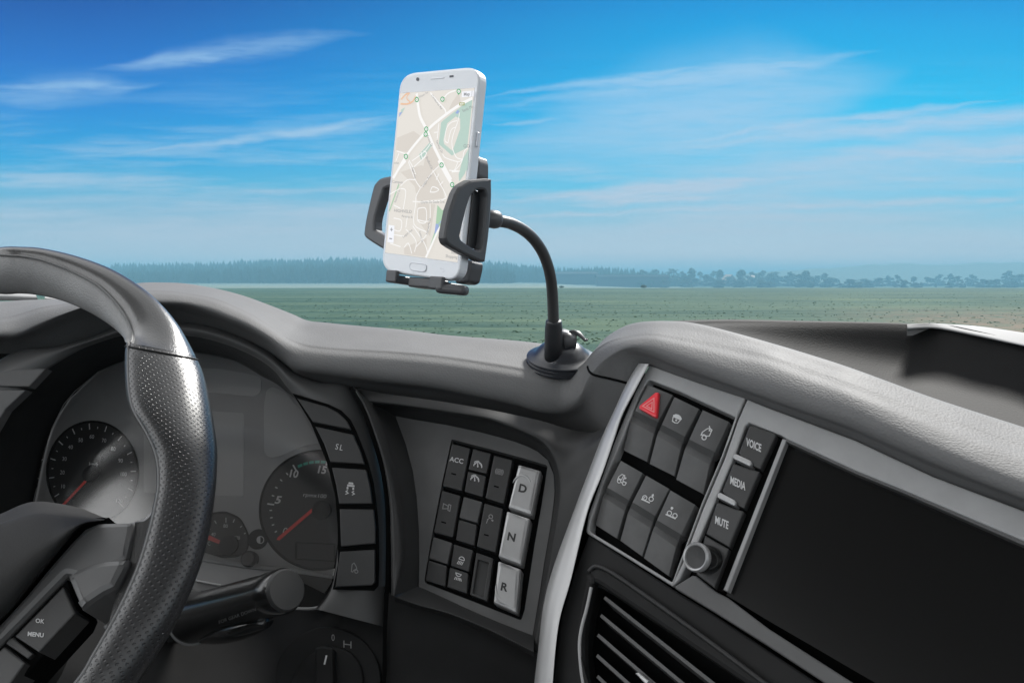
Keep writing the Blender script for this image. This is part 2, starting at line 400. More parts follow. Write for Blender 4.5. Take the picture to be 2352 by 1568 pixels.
# ---- printing (flat ink on a plane): strokes, polygons and lettering gathered into one mesh
class Ink:
    def __init__(s, pl, off): s.pl = pl; s.off = off; s.V = []; s.F = []; s.k = 0
    def _o(s): s.k += 1; return s.off + s.k * 0.000006
    def poly(s, pts):
        o = s._o(); k = len(s.V); s.V += [s.pl.hit(p[0], p[1], o) for p in pts]; s.F.append(tuple(range(k, k + len(pts))))
    def line(s, pts, wpx, closed=False):
        o = s._o(); P = [s.pl.to2(s.pl.hit(p[0], p[1], o)) for p in pts]; n = len(P)
        if n < 2: return
        w = wpx / FPX * s.pl.depth(*pts[0][:2]) / 2; k = len(s.V); L = []
        for i in range(n):
            a = P[i - 1] if (i > 0 or closed) else None; b = P[(i + 1) % n] if (i < n - 1 or closed) else None
            d1 = (P[i] - a) if a is not None else (b - P[i]); d2 = (b - P[i]) if b is not None else d1
            if d1.length < 1e-9: d1 = d2
            if d2.length < 1e-9: d2 = d1
            n1 = Vector((-d1.y, d1.x)).normalized(); n2 = Vector((-d2.y, d2.x)).normalized(); m = n1 + n2
            m = m.normalized() if m.length > 1e-5 else n1
            L.append(m * (w / max(m.dot(n1), 0.4)))
        for i in range(n): s.V += [s.pl.to3(P[i] + L[i], o), s.pl.to3(P[i] - L[i], o)]
        for i in range(n if closed else n - 1):
            j = (i + 1) % n; s.F.append((k + 2 * i, k + 2 * i + 1, k + 2 * j + 1, k + 2 * j))
    def text(s, txt, c, rv, dv, bold=0.0, shear=0.0, wide=1.0, spacing=1.0):
        """c centre pixel, rv pixel vector of one cap height to the right, dv the same downwards"""
        cu = bpy.data.curves.new('lettering', 'FONT'); cu.body = txt; cu.size = 1.0; cu.offset = bold; cu.shear = shear; cu.space_character = spacing; cu.resolution_u = 3
        to = bpy.data.objects.new('lettering', cu); COL.objects.link(to)
        dg = bpy.context.evaluated_depsgraph_get(); me = bpy.data.meshes.new_from_object(to.evaluated_get(dg))
        vs_ = [v.co.copy() for v in me.vertices]; fs = [tuple(p.vertices) for p in me.polygons]
        bpy.data.objects.remove(to); bpy.data.curves.remove(cu); bpy.data.meshes.remove(me)
        if not vs_: return
        x0, x1 = min(v.x for v in vs_), max(v.x for v in vs_); cap = 0.7; cy = cap / 2
        o = s._o(); k = len(s.V); c = Vector(c); rv = Vector(rv); dv = Vector(dv)
        for v in vs_:
            p = c + rv * ((v.x - (x0 + x1) / 2) / cap * wide) - dv * ((v.y - cy) / cap); s.V.append(s.pl.hit(p.x, p.y, o))
        s.F += [tuple(i + k for i in f) for f in fs]
    def build(s, name, m, parent, label=None):
        return obj(name, s.V, s.F, m, parent, label=label) if s.F else None
def arc(c, r, a0, a1, n=14, rv=(1, 0), dv=(0, 1)):
    """arc in an icon frame: degrees clockwise from the right"""
    c = Vector(c); rv = Vector(rv); dv = Vector(dv); out = []
    for i in range(n + 1):
        a = R_(a0 + (a1 - a0) * i / n); out.append(c + rv * (math.cos(a) * r) + dv * (math.sin(a) * r))
    return out
class Icon:
    """icon drawn in its own small frame (x right, y down, unit = size px) on a plane"""
    def __init__(s, ink, c, rv, dv, size, w=2.2):
        s.i = ink; s.c = Vector(c); s.r = Vector(rv).normalized() * size; s.d = Vector(dv).normalized() * size; s.w = w
    def p(s, x, y): return s.c + s.r * x + s.d * y
    def L(s, *pts, w=None, closed=False): s.i.line([s.p(*q) for q in pts], w or s.w, closed)
    def A(s, x, y, r, a0=0, a1=360, w=None, n=16):
        pts = arc(s.p(x, y), r, a0, a1, n, s.r, s.d)
        if abs(a1 - a0) >= 360: s.i.line(pts[:-1], w or s.w, True)
        else: s.i.line(pts, w or s.w)
    def P(s, *pts): s.i.poly([s.p(*q) for q in pts])
    def D(s, x, y, r): s.i.poly(arc(s.p(x, y), r, 0, 360, 12, s.r, s.d)[:-1])
# ================================================================== SETTING OUTSIDE
def smoothstep(a, b, x):
    t = max(0.0, min(1.0, (x - a) / (b - a))); return t * t * (3 - 2 * t)
def ground_z(x, y):
    az = math.atan2(x, max(y, 1.0))
    right = smoothstep(0.02, 0.16, az)
    z = 0.35 * math.sin(x * 0.011 + 1.3) * smoothstep(20, 120, y) * (1 - smoothstep(150, 230, y)) * 0.3
    z -= (3.6 * right + 0.4 * (1 - right)) * smoothstep(225, 420, y)
    return z
def build_ground():
    ys = [-400, -100, -30, -5, 5, 12, 20, 28, 36, 45, 55, 68, 82, 98, 115, 135, 155, 175, 195, 210, 222, 232, 245, 262, 285, 315, 350, 400, 470, 560, 700, 900, 1300, 2000, 3500, 6000]
    V = []; F = []; nx = 61
    for y in ys:
        for i in range(nx):
            t = i / (nx - 1) * 2 - 1; x = t * max(60, abs(y) * 1.1) if y > 0 else t * 400
            V.append((x, y, ground_z(x, y)))
    for j in range(len(ys) - 1):
        for i in range(nx - 1): F.append((j * nx + i, j * nx + i + 1, (j + 1) * nx + i + 1, (j + 1) * nx + i))
    m = bpy.data.materials.new('field_crop'); m.use_nodes = True; g = N(m.node_tree); b = g.n['Principled BSDF']; b.inputs['Roughness'].default_value = 0.9; b.inputs['Specular IOR Level'].default_value = 0.1
    tc = g.new('ShaderNodeTexCoord'); sp = g.new('ShaderNodeSeparateXYZ'); g.l.new(tc.outputs['Object'], sp.inputs[0]); X, Y, Z = sp.outputs
    p1 = g.comb(g.math('MULTIPLY', X, 0.02), g.math('MULTIPLY', Y, 0.16), 0.0)
    rows = g.noise(p1, 1.3, 6, 0.65)
    p2 = g.comb(g.math('MULTIPLY', X, 0.45), g.math('MULTIPLY', Y, 0.5), 0.0)
    tuft = g.noise(p2, 1.6, 5, 0.7); patch = g.noise(g.comb(X, Y, 0), 0.035, 3)
    c = g.mix(g.smooth(rows, 0.40, 0.60), (0.020, 0.050, 0.036, 1), (0.050, 0.085, 0.055, 1))
    c = g.mix(g.math('MULTIPLY', g.smooth(tuft, 0.50, 0.66), 0.5), c, (0.012, 0.036, 0.018, 1))
    c = g.mix(g.math('MULTIPLY', g.smooth(tuft, 0.5, 0.30), 0.35), c, (0.08, 0.11, 0.075, 1))
    c = g.mix(g.math('MULTIPLY', g.smooth(patch, 0.5, 0.7), 0.4), c, (0.10, 0.135, 0.07, 1))
    # brown worked soil to the near right
    soil = g.math('MULTIPLY', g.smooth(g.math('SUBTRACT', X, g.math('MULTIPLY', Y, 0.28)), 3.0, 14.0), g.smooth(Y, 75, 38))
    soil = g.math('MULTIPLY', soil, g.smooth(tuft, 0.32, 0.6))
    c = g.mix(soil, c, (0.13, 0.10, 0.07, 1))
    # a paler field beyond the crest
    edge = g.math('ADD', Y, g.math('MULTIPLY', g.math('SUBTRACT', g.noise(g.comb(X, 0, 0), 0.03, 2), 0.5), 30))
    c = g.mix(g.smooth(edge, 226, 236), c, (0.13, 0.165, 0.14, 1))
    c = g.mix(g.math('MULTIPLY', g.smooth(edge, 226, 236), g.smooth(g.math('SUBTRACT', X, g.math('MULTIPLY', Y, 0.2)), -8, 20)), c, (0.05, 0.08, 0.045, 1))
    c = g.mix(g.smooth(Y, 20, 12), c, (0.11, 0.105, 0.10, 1))      # unseen grey ground added round the truck to cut green bounce light
    # wheel tracks
    tr = g.math('ABSOLUTE', g.math('SUBTRACT', X, g.math('ADD', g.math('MULTIPLY', Y, 0.47), 14.5)))
    tr2 = g.math('MULTIPLY', g.math('LESS_THAN', g.math('ABSOLUTE', g.math('SUBTRACT', tr, 1.1)), 0.35), g.smooth(Y, 60, 80))
    c = g.mix(g.math('MULTIPLY', tr2, 0.5), c, (0.04, 0.06, 0.03, 1))
    g.l.new(c, b.inputs['Base Color'])
    bp = g.new('ShaderNodeBump'); bp.inputs['Distance'].default_value = 0.25; g.l.new(tuft, bp.inputs['Height']); g.l.new(bp.outputs[0], b.inputs['Normal'])
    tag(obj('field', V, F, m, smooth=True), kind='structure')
build_ground()
def build_grass():
    rng = random.Random(5); mb = MB(); from mathutils import noise as mn
    n = 0
    while n < 6000:
        y = 26 + (rng.random() ** 2.2) * 110; x = rng.uniform(-.75, .75) * y
        if mn.noise(Vector((x * .04, y * .35, 3))) + mn.noise(Vector((x * .5, y * .5, 0))) * .6 < rng.uniform(-.35, .45): continue
        n += 1; z = ground_z(x, y); h = rng.uniform(.015, .05) * (1.8 if rng.random() < .05 else 1); w = rng.uniform(.03, .13); a = rng.uniform(0, 3.14); c, q = math.cos(a) * w, math.sin(a) * w; l = rng.uniform(-.05, .05)
        mb.add([(x - c, y - q, z), (x + c, y + q, z), (x + c * .7 + l, y + q * .7, z + h * .7), (x + l, y, z + h), (x - c * .6 + l, y - q * .6, z + h * .6)], [(0, 1, 2, 3, 4)])
    o = mb.build('grass', M['grassblade']); tag(o, kind='stuff'); o['label'] = 'short tufts of crop scattered over the near field'
def leafmat(name, c, c2):
    m = bpy.data.materials.new(name); m.use_nodes = True; g = N(m.node_tree); b = g.n['Principled BSDF']; b.inputs['Roughness'].default_value = 0.8; b.inputs['Specular IOR Level'].default_value = 0.1
    tc = g.new('ShaderNodeTexCoord'); n = g.noise(tc.outputs['Object'], 0.9, 3)
    g.l.new(g.mix(g.smooth(n, 0.35, 0.65), c + (1,), c2 + (1,)), b.inputs['Base Color']); return m
M['grassblade'] = leafmat('grass_blades', (0.03, 0.066, 0.04), (0.08, 0.115, 0.065)); build_grass()
M['conifer'] = leafmat('conifer_needles', (0.035, 0.055, 0.04), (0.06, 0.085, 0.05))
M['leaf'] = leafmat('tree_leaves', (0.045, 0.065, 0.035), (0.08, 0.095, 0.05))
M['bark'] = mat('tree_bark', (0.09, 0.07, 0.055), 0.9)
M['hill'] = leafmat('hill_woods', (0.06, 0.08, 0.055), (0.09, 0.11, 0.07))
def build_hill():
    V = []; F = []; nx = 80
    prof = [(1500, 652), (1620, 640), (1750, 627), (1880, 615), (2000, 608.5), (2120, 607), (2240, 605), (2352, 603), (2500, 600), (2700, 604), (3000, 630), (3200, 652)]
    def top(px):
        for (a, ya), (b, yb) in zip(prof[:-1], prof[1:]):
            if a <= px <= b: return ya + (yb - ya) * (px - a) / (b - a)
        return 652
    rows = []
    for k, (dd, f) in enumerate(((980, 0.0), (1030, 0.35), (1100, 0.8), (1150, 1.0), (1250, 0.85), (1400, 0.0))):
        rr = []
        for i in range(nx):
            px = 1480 + (3220 - 1480) * i / (nx - 1); P = at(px, top(px), 1150); s = dd / 1150
            z = -4 + (P.z + 4) * f + (random.uniform(-1.6, 1.6) if 0 < f else 0)
            rr.append((P.x * s, P.y * s, z))
        rows.append(rr)
    for r in rows: V += r
    for j in range(len(rows) - 1):
        for i in range(nx - 1): F.append((j * nx + i, j * nx + i + 1, (j + 1) * nx + i + 1, (j + 1) * nx + i))
    tag(obj('hill', V, F, M['hill'], smooth=True), kind='structure')
build_hill()
def conifer(mb, x, y, z, h, r, rng, leafy=False):
    """one spruce: whorls of drooping, ragged branch fans round a spire"""
    tiers = 7
    for k in range(tiers):
        t0 = k / tiers; zz = z + h * (0.06 + 0.86 * t0); rr = r * (1 - t0) ** 0.6 * rng.uniform(0.8, 1.15); hh = h * 0.26
        n = 7; ph = rng.uniform(0, 6.28); vs_ = [(x + rng.uniform(-.1, .1), y, min(zz + hh, z + h))]; fs = []
        for i in range(n):
            a = ph + 6.283 * i / n; q = rr * rng.uniform(0.55, 1.15)
            vs_.append((x + math.cos(a) * q, y + math.sin(a) * q, zz - rng.uniform(0, 0.06) * h))
            a2 = a + 3.14 / n; vs_.append((x + math.cos(a2) * q * 0.45, y + math.sin(a2) * q * 0.45, zz + 0.03 * h))
        for i in range(2 * n): fs.append((0, 1 + i, 1 + (i + 1) % (2 * n)))
        mb.add(vs_, fs)
def build_forest():
    rng = random.Random(3); mb = MB()
    def topline(px):      # tops of the wood seen against the sky
        pts = [(-200, 600), (200, 606), (260, 603), (330, 600), (420, 601), (560, 594), (640, 592), (740, 589), (860, 588), (1000, 590), (1130, 597), (1200, 603), (1290, 611), (1390, 610), (1450, 613), (1560, 626), (1620, 640)]
        for (a, ya), (b, yb) in zip(pts[:-1], pts[1:]):
            if a <= px <= b: return ya + (yb - ya) * (px - a) / (b - a)
        return 640
    for row, (d0, dy) in enumerate(((840, 0), (780, 4), (700, 9), (620, 15), (580, 22))):
        px = -260
        while px < 1600:
            lim = 1600 if row < 2 else (1560 if row == 2 else 1180)
            if px > lim: break
            ty = topline(px) + dy + rng.uniform(-2.0, 4.0) + (7 if rng.random() < 0.12 else 0)
            d = d0 + rng.uniform(-25, 25); P = at(px, ty, d); gz = ground_z(P.x, P.y)
            if P.z - gz > 4: conifer(mb, P.x, P.y, gz, P.z - gz, (P.z - gz) * rng.uniform(0.26, 0.42), rng)
            px += rng.uniform(4.5, 9)
    o = mb.build('forest', M['conifer']); tag(o, kind='stuff'); o['label'] = 'long hazy blue conifer wood along the far edge of the field'
build_forest()
def make_tree(kind, seed):
    """a broad-leaved tree: tapered trunk with limbs and a crown of many leaf clumps, unit height 10 m, at the origin"""
    rng = random.Random(seed); root = thing('tree', 'x', 'tree', (0, 0, 0))
    tb = MB(); lb = MB()
    def limb(p, q, r0, r1):
        d = (q - p).normalized(); s = d.cross(Vector((0.3, 1, 0.1))).normalized(); u = s.cross(d); vs_ = []
        for c, r in ((p, r0), (q, r1)):
            for i in range(6): a = i * 1.0472; vs_.append(c + s * math.cos(a) * r + u * math.sin(a) * r)
        tb.add(vs_, [(i, (i + 1) % 6, 6 + (i + 1) % 6, 6 + i) for i in range(6)])
    th = 3.0; limb(Vector((0, 0, -0.3)), Vector((0, 0, th)), 0.32, 0.22)
    hubs = []
    nb = 9 if kind != 'tall' else 11
    for i in range(nb):
        a = rng.uniform(0, 6.28); hz = rng.uniform(2.0, 8.6); wr = (3.4 if kind == 'round' else 2.2 if kind == 'tall' else 3.0) * math.sin(min(1, max(0.15, (10.2 - hz) / 7.5)) * 1.75)
        e = Vector((math.cos(a) * wr * rng.uniform(0.3, 0.9), math.sin(a) * wr * rng.uniform(0.3, 0.9), hz)); limb(Vector((0, 0, min(th, hz * 0.7))), e, 0.13, 0.04); hubs.append((e, rng.uniform(0.9, 1.7)))
    hubs.append((Vector((0, 0, 9.0)), 1.0)); hubs.append((Vector((0.3, 0, 1.2)), 1.5)); hubs.append((Vector((-1.2, 0.5, 1.0)), 1.4)); hubs.append((Vector((1.6, -0.4, 1.0)), 1.3))
    for c, r in hubs:
        for k in range(75 if kind != 'bare' else 22):
            v = Vector((rng.gauss(0, 1), rng.gauss(0, 1), rng.gauss(0, 1))).normalized() * r * rng.uniform(0.35, 1.05)
            p = c + Vector((v.x, v.y, v.z * 0.8)); s = rng.uniform(0.3, 0.62); n1 = Vector((rng.gauss(0, 1), rng.gauss(0, 1), rng.gauss(0, 1))).normalized(); n2 = n1.cross(Vector((rng.gauss(0, 1), 1, 0.2))).normalized()
            lb.add([p + n1 * s, p + n2 * s * 0.7, p - n1 * s, p - n2 * s * 0.7], [(0, 1, 2, 3)])
    tb.build('trunk', M['bark'], root); lb.build('crown', M['leaf'], root)
    return root
def place(root, x, y, z, sc, rz, label, group=None):
    root.location = (x, y, z); root.scale = sc; root.rotation_euler = (0, 0, rz); root['label'] = label
    if group: root['group'] = group
def dup(root):
    r = root.copy(); COL.objects.link(r)
    for ch in list(root.children):
        c = ch.copy(); COL.objects.link(c); c.parent = r
    return r
def build_trees():
    rng = random.Random(11); protos = {k: make_tree(k, s) for k, s in (('round', 1), ('tall', 2), ('bushy', 3), ('bare', 4))}; used = set()
    # pixel column, top row, kind, width factor
    L = [(1474, 617, 'bare', 1), (1506, 616, 'bare', 1), (1543, 615, 'bare', 1.2), (1566, 622, 'round', .9), (1588, 614, 'round', 1.0), (1608, 622, 'bare', .9), (1623, 629, 'bushy', 1), (1640, 621, 'round', .9), (1654, 618, 'tall', .8), (1675, 634, 'bushy', 1.1), (1704, 618, 'tall', .9), (1726, 623, 'round', 1.1), (1754, 620, 'round', 1.1), (1780, 623, 'bushy', 1.2), (1814, 623, 'round', 1.1), (1838, 628, 'bushy', 1.1), (1852, 620, 'tall', .9), (1878, 632, 'bushy', 1.2), (1895, 626, 'tall', .9), (1915, 637, 'bushy', 1.1), (1951, 640, 'bushy', 1.5), (1986, 639, 'bushy', 1.5), (2020, 637, 'bushy', 1.2), (2039, 632, 'round', 1.1), (2059, 630, 'round', 1.0), (2078, 642, 'bushy', 1.2), (2100, 634, 'tall', 1), (2130, 635, 'bushy', 1.1), (2161, 629, 'round', 1.3), (2184, 627, 'tall', .7), (2200, 633, 'bushy', 1.2), (2231, 629, 'round', 1.2), (2258, 640, 'bushy', 1.3), (2290, 640, 'bushy', 1.3), (2319, 620, 'round', 1.1), (2345, 628, 'bushy', 1.2), (2390, 624, 'round', 1.2), (1530, 634, 'bushy', 1.4), (1580, 640, 'bushy', 1.4), (1650, 644, 'bushy', 1.4), (1700, 645, 'bushy', 1.5), (1770, 645, 'bushy', 1.6), (1860, 646, 'bushy', 1.5), (1930, 650, 'bushy', 1.6), (2000, 651, 'bushy', 1.6), (2100, 650, 'bushy', 1.6), (2180, 650, 'bushy', 1.6), (2260, 652, 'bushy', 1.6), (2330, 650, 'bushy', 1.6)]
    for q in range(46):
        xx = 1470 + q * 21 + rng.uniform(-8, 8); L.append((xx, (632 if 1500 < xx < 1920 else 641) + rng.uniform(-3, 12), rng.choice(['bushy', 'bushy', 'round']), rng.uniform(1.1, 1.7)))
    names = {'round': ('hazy round-crowned tree in the blue tree line beyond the field', 'round trees in the far tree line'), 'tall': ('hazy narrow tree rising to a point in the blue tree line', 'narrow trees in the far tree line'),
             'bushy': ('low hazy bushy tree filling the blue tree line beyond the field', 'low bushy trees in the far tree line'), 'bare': ('thin half bare hazy tree at the start of the tree line', 'half bare trees by the farm buildings')}
    for i, (px, ty, k, wf) in enumerate(L):
        o = protos[k]
        if k in used: o = dup(o)
        used.add(k)
        d = rng.uniform(680, 780) if ty < 640 else rng.uniform(600, 650)
        P = at(px, ty, d); gz = ground_z(P.x, P.y); h = P.z - gz; s = h / 10.2
        q_ = 2.0 if k == 'bushy' else 1.4; place(o, P.x, P.y, gz, (s * wf * q_, s * wf * q_, s), rng.uniform(0, 6.28), names[k][0], names[k][1])
build_trees()
def house(name, label, px, y_ridge, y_eave, d, wpx, dep, roofc, yaw):
    """a gabled house: walls and two roof slopes with overhang"""
    P = at(px, y_ridge, d); gz = ground_z(P.x, P.y); e = at(px, y_eave, d).z - gz; h = P.z - gz; w = wpx / FPX * d
    t = thing(name, label, 'house', (P.x, P.y, gz)); ca, sa = math.cos(yaw), math.sin(yaw)
    def q(u, v, z): return Vector((P.x + u * ca - v * sa, P.y + u * sa + v * ca, gz + z))
    A = w / 2; B = dep / 2; mb = MB()
    mb.add([q(-A, -B, 0), q(A, -B, 0), q(A, B, 0), q(-A, B, 0), q(-A, -B, e), q(A, -B, e), q(A, B, e), q(-A, B, e), q(0, -B, h - 0.25), q(0, B, h - 0.25)], [(0, 1, 5, 8, 4), (2, 3, 7, 9, 6), (0, 4, 7, 3), (1, 2, 6, 5)])
    mb.build('wall', M['housewall'], t)
    rb = MB(); o = 0.5; th = 0.22
    for s in (-1, 1):
        k = (h - e) / A; ex = A + o; ez = e - o * k
        a = [q(0, -B - o, h), q(s * ex, -B - o, ez), q(s * ex, B + o, ez), q(0, B + o, h)]
        b = [p + Vector((0, 0, -th)) for p in a]; rb.add(a + b, [(0, 1, 2, 3), (4, 5, 6, 7), (0, 1, 5, 4), (1, 2, 6, 5), (2, 3, 7, 6), (3, 0, 4, 7)])
    rb.build('roof', roofc, t)
    wb = MB(); wb.box(q(0, -B - 0.03, e * 0.5), Vector((ca, sa, 0)), Vector((-sa, ca, 0)), Vector((0, 0, 1)), 1.4, 0.1, 1.4); wb.build('window', M['phonedark'], t)
M['housewall'] = mat('render_wall', (0.10, 0.10, 0.10), 0.8); M['roofpale'] = mat('sunlit_tin_roof', (0.42, 0.32, 0.25), 0.6); M['roofdark'] = mat('dark_tile_roof', (0.04, 0.04, 0.04), 1.0, spec=0.0); M['roofwhite'] = mat('pale_sheet_roof', (0.06, 0.062, 0.065), 1.0, spec=0.0)
house('house', 'gabled house with a pale steep roof showing between the hazy trees', 1674, 630, 648, 760, 34, 9, M['roofpale'], R_(24))
house('house', 'small house with a bright roof corner peeping from the tree line', 1728, 632, 642, 760, 18, 6, M['roofpale'], R_(-50))
house('house', 'grey low house half sunk in the hazy trees far along the line', 1990, 643, 651, 720, 52, 9, M['roofdark'], R_(10))
house('house', 'tiny grey farmhouse set low in the hazy tree line', 2069, 655, 659, 680, 12, 5, M['roofwhite'], R_(35))
def shed(label, x0, x1, yt, d, roofm, group=None):
    A = at(x0, yt, d); B = at(x1, yt, d); gz = ground_z((A.x + B.x) / 2, A.y); t = thing('farm_shed', label, 'shed', ((A.x + B.x) / 2, A.y, gz)); h = A.z - gz; w = B.x - A.x
    c = Vector(((A.x + B.x) / 2, A.y + 8, gz)); X, Y, Z = Vector((1, 0, 0)), Vector((0, 1, 0)), Vector((0, 0, 1))
    m1 = MB(); m1.box(c + Z * (h * 0.42), X, Y, Z, w, 16, h * 0.84); m1.build('wall', M['shedwall'], t)
    m2 = MB(); hw = w / 2 + 0.6; a = [c + X * -hw + Y * -8.6 + Z * h * 0.84, c + X * hw + Y * -8.6 + Z * h * 0.84, c + X * hw + Z * h, c + X * -hw + Z * h, c + X * hw + Y * 8.6 + Z * h * 0.84, c + X * -hw + Y * 8.6 + Z * h * 0.84]
    dn = Z * -0.3; m2.add(a + [p + dn for p in a], [(0, 1, 2, 3), (3, 2, 4, 5), (0, 1, 7, 6), (4, 5, 11, 10), (6, 7, 8, 9), (9, 8, 10, 11), (0, 3, 9, 6), (3, 5, 11, 9), (1, 2, 8, 7), (2, 4, 10, 8)]); m2.build('roof', roofm, t)
M['shedwall'] = mat('shed_wall', (0.04, 0.045, 0.05), 0.8)
shed('long dark farm shed with a thin paler roof just right of the mount arm', 1276, 1372, 624, 660, M['roofwhite'])
shed('low dark barn stretching along the foot of the far wood', 1372, 1536, 631, 640, M['roofdark'])
def build_shrubs():
    src = None
    for px, y, hpx, lab in ((1478, 664, 7, 'lone dark bush standing on the crest of the field'), (1290, 664, 5, 'small dark bush on the field crest beside the mount arm')):
        P = at(px, y, 232); gz = ground_z(P.x, P.y); rng = random.Random(px); root = thing('bush', lab, 'bush', (P.x, P.y, gz)); lb = MB(); h = hpx / FPX * 232
        for k in range(260):
            v = Vector((rng.gauss(0, 1), rng.gauss(0, 1), rng.gauss(0, 1))).normalized() * rng.uniform(0.4, 1.0); p = Vector((P.x, P.y, gz)) + Vector((v.x * h * 1.1, v.y * h, (v.z * 0.5 + 0.5) * h)); s = rng.uniform(0.08, 0.2) * h; n1 = Vector((rng.gauss(0, 1), rng.gauss(0, 1), rng.gauss(0, 1))).normalized(); n2 = n1.orthogonal().normalized()
            lb.add([p + n1 * s, p + n2 * s, p - n1 * s, p - n2 * s], [(0, 1, 2, 3)])
        lb.build('crown', M['leaf'], root)
build_shrubs()
# ================================================================== CAB SHELL (roof, floor, rear wall, door cards): unseen, added to block light
M['headliner'] = mat('headliner', gray(0.8), 0.9); M['cabdark'] = mat('cab_trim', gray(0.05), 0.8)
def cab():
    X, Y, Z = Vector((1, 0, 0)), Vector((0, 1, 0)), Vector((0, 0, 1)); z0 = CAM.z
    m = MB(); m.box((0, -.28, z0 + .80), X, Y, Z, 2.4, 1.5, .06); tag(m.build('cab_roof', M['headliner']), kind='structure')
    m = MB(); m.box((0, .1, z0 - 1.15), X, Y, Z, 2.4, 2.3, .06); tag(m.build('cab_floor', M['cabdark']), kind='structure')
    m = MB(); m.box((0, -1.0, z0 - .60), X, Y, Z, 2.4, .06, 1.04); tag(m.build('cab_rear_wall', M['cabdark']), kind='structure')
    for s in (-1, 1):
        m = MB(); m.box((s * 1.2, -.05, z0 - .66), X, Y, Z, .06, 1.9, .96); tag(m.build('cab_door_card', M['cabdark']), kind='structure')
cab()
# ================================================================== DASHBOARD
PLC = Plane((1480, 840, .62), (1240, 1500, .55), (2352, 1240, .43))      # console facing the driver
PLS = Plane((1040, 1010, .68), (980, 1340, .62), (1250, 1075, .65))      # centre switch panel
PLR = Plane((700, 880, .70), (860, 1340, .655), (430, 770, .71))         # cluster surround
PLF = Plane((300, 830, .79), (770, 1120, .73), (720, 1390, .69))         # dial face
dash = thing('dashboard', 'black and grey truck dashboard with a padded grained top', 'dashboard', at(1000, 1100, .7))
PS = [(-60, 690), (0, 693), (50, 690), (100, 688), (145, 686), (220, 668), (312, 651), (375, 649), (430, 652), (500, 664), (560, 680), (620, 702), (670, 722), (705, 737), (745, 742), (816, 749), (919, 758), (1028, 771), (1130, 779), (1215, 787), (1270, 795), (1325, 808), (1362, 808), (1388, 778), (1421, 756), (1455, 743), (1500, 738), (1560, 739), (1610, 746), (1680, 763), (1763, 786), (1860, 815), (1964, 849), (2145, 915), (2352, 982), (2500, 1030)]
PK = [(-60, 738), (0, 730), (45, 720), (95, 705), (150, 697), (220, 684), (312, 668), (370, 667), (425, 672), (490, 684), (545, 705), (595, 731), (635, 757), (668, 778), (712, 792), (790, 800), (900, 806), (1010, 816), (1110, 830), (1190, 843), (1250, 852), (1300, 856), (1336, 838), (1366, 804), (1402, 782), (1445, 772), (1500, 766), (1560, 775), (1625, 787), (1700, 803), (1770, 818), (1870, 853), (1975, 890), (2145, 952), (2352, 1026), (2500, 1076)]
PL_ = [(-60, 778), (0, 773), (40, 771), (85, 752), (140, 728), (205, 706), (290, 698), (370, 699), (425, 702), (475, 716), (525, 736), (570, 756), (612, 782), (645, 812), (680, 846), (741, 857), (860, 872), (990, 887), (1100, 909), (1180, 926), (1240, 943), (1292, 944), (1328, 925), (1350, 880), (1385, 838), (1441, 806), (1490, 812), (1551, 836), (1620, 860), (1690, 885), (1763, 911), (1860, 945), (1964, 982), (2145, 1060), (2352, 1142), (2500, 1200)]
PU = [(-60, 812), (0, 812), (40, 812), (100, 812), (150, 802), (225, 774), (300, 752), (370, 746), (420, 748), (475, 756), (525, 771), (580, 796), (620, 820), (655, 845), (690, 871), (760, 889), (870, 907), (1010, 924), (1110, 940), (1180, 954), (1250, 971), (1310, 988), (1362, 994), (1402, 982), (1440, 905), (1466, 842), (1495, 843), (1551, 865), (1626, 891), (1700, 916), (1763, 939), (1860, 975), (1964, 1014), (2145, 1098), (2352, 1176), (2500, 1240)]
def interp(stops, x):
    for (a, va), (b, vb) in zip(stops[:-1], stops[1:]):
        if x <= b: return va + (vb - va) * max(0, (x - a)) / (b - a)
    return stops[-1][1]
def pad_rows():
    rows = []
    for i in range(len(PS)):
        con = smoothstep(21, 25, i)
        ds = interp([(0, .80), (13, .78), (17, .765), (21, .75), (25, .69), (28, .645), (30, .60), (33, .52), (35, .46)], i)
        dk = interp([(0, .72), (13, .70), (21, .695), (25, .64), (28, .60), (30, .565), (33, .49), (35, .43)], i)
        lc = PLC.depth(*PL_[i]) - .016; dl = .685 * (1 - con) + lc * con
        uc = PLC.depth(*PU[i]) + .004; du = .725 * (1 - con) + uc * con
        S, K, L, U = PS[i], PK[i], PL_[i], PU[i]
        mid = lambda a, b, t: (a[0] + (b[0] - a[0]) * t, a[1] + (b[1] - a[1]) * t)
        m1, m2, m3 = mid(S, K, .5), mid(K, L, .3), mid(K, L, .7); u1 = mid(L, U, .35)
        rows.append([(S[0], S[1] + 60, ds + .07), (S[0], S[1] + 8, ds + .022), (S[0], S[1], ds), (m1[0], m1[1], ds * .5 + dk * .5 - .002), (mid(S, K, .88)[0], mid(S, K, .88)[1], ds * .12 + dk * .88 - .001), (K[0], K[1], dk), (mid(K, L, .09)[0], mid(K, L, .09)[1], dk * .7 + (dk * .6 + dl * .4 - .006) * .3), (m2[0], m2[1], dk * .6 + dl * .4 - .006), (m3[0], m3[1], dk * .2 + dl * .8 - .006), (L[0], L[1], dl), (u1[0], u1[1], dl * .6 + du * .4), (U[0], U[1], du)])
    V = lambda r, d: [(p if isinstance(p, Vector) else at(*p)) + Vector(d) for p in r]
    a, b = rows[0], rows[-1]
    return [V(a, (-.75, .02, -.02)), V(a, (-.4, .01, -.01)), V(a, (-.15, 0, 0))] + rows + [V(b, (.10, -.035, -.008)), V(b, (.24, -.02, -.012)), V(b, (.45, .06, -.01)), V(b, (.80, .12, -.01))]
top_pad = loft('dash_pad', pad_rows(), 7, 6, M['pad'], dash)
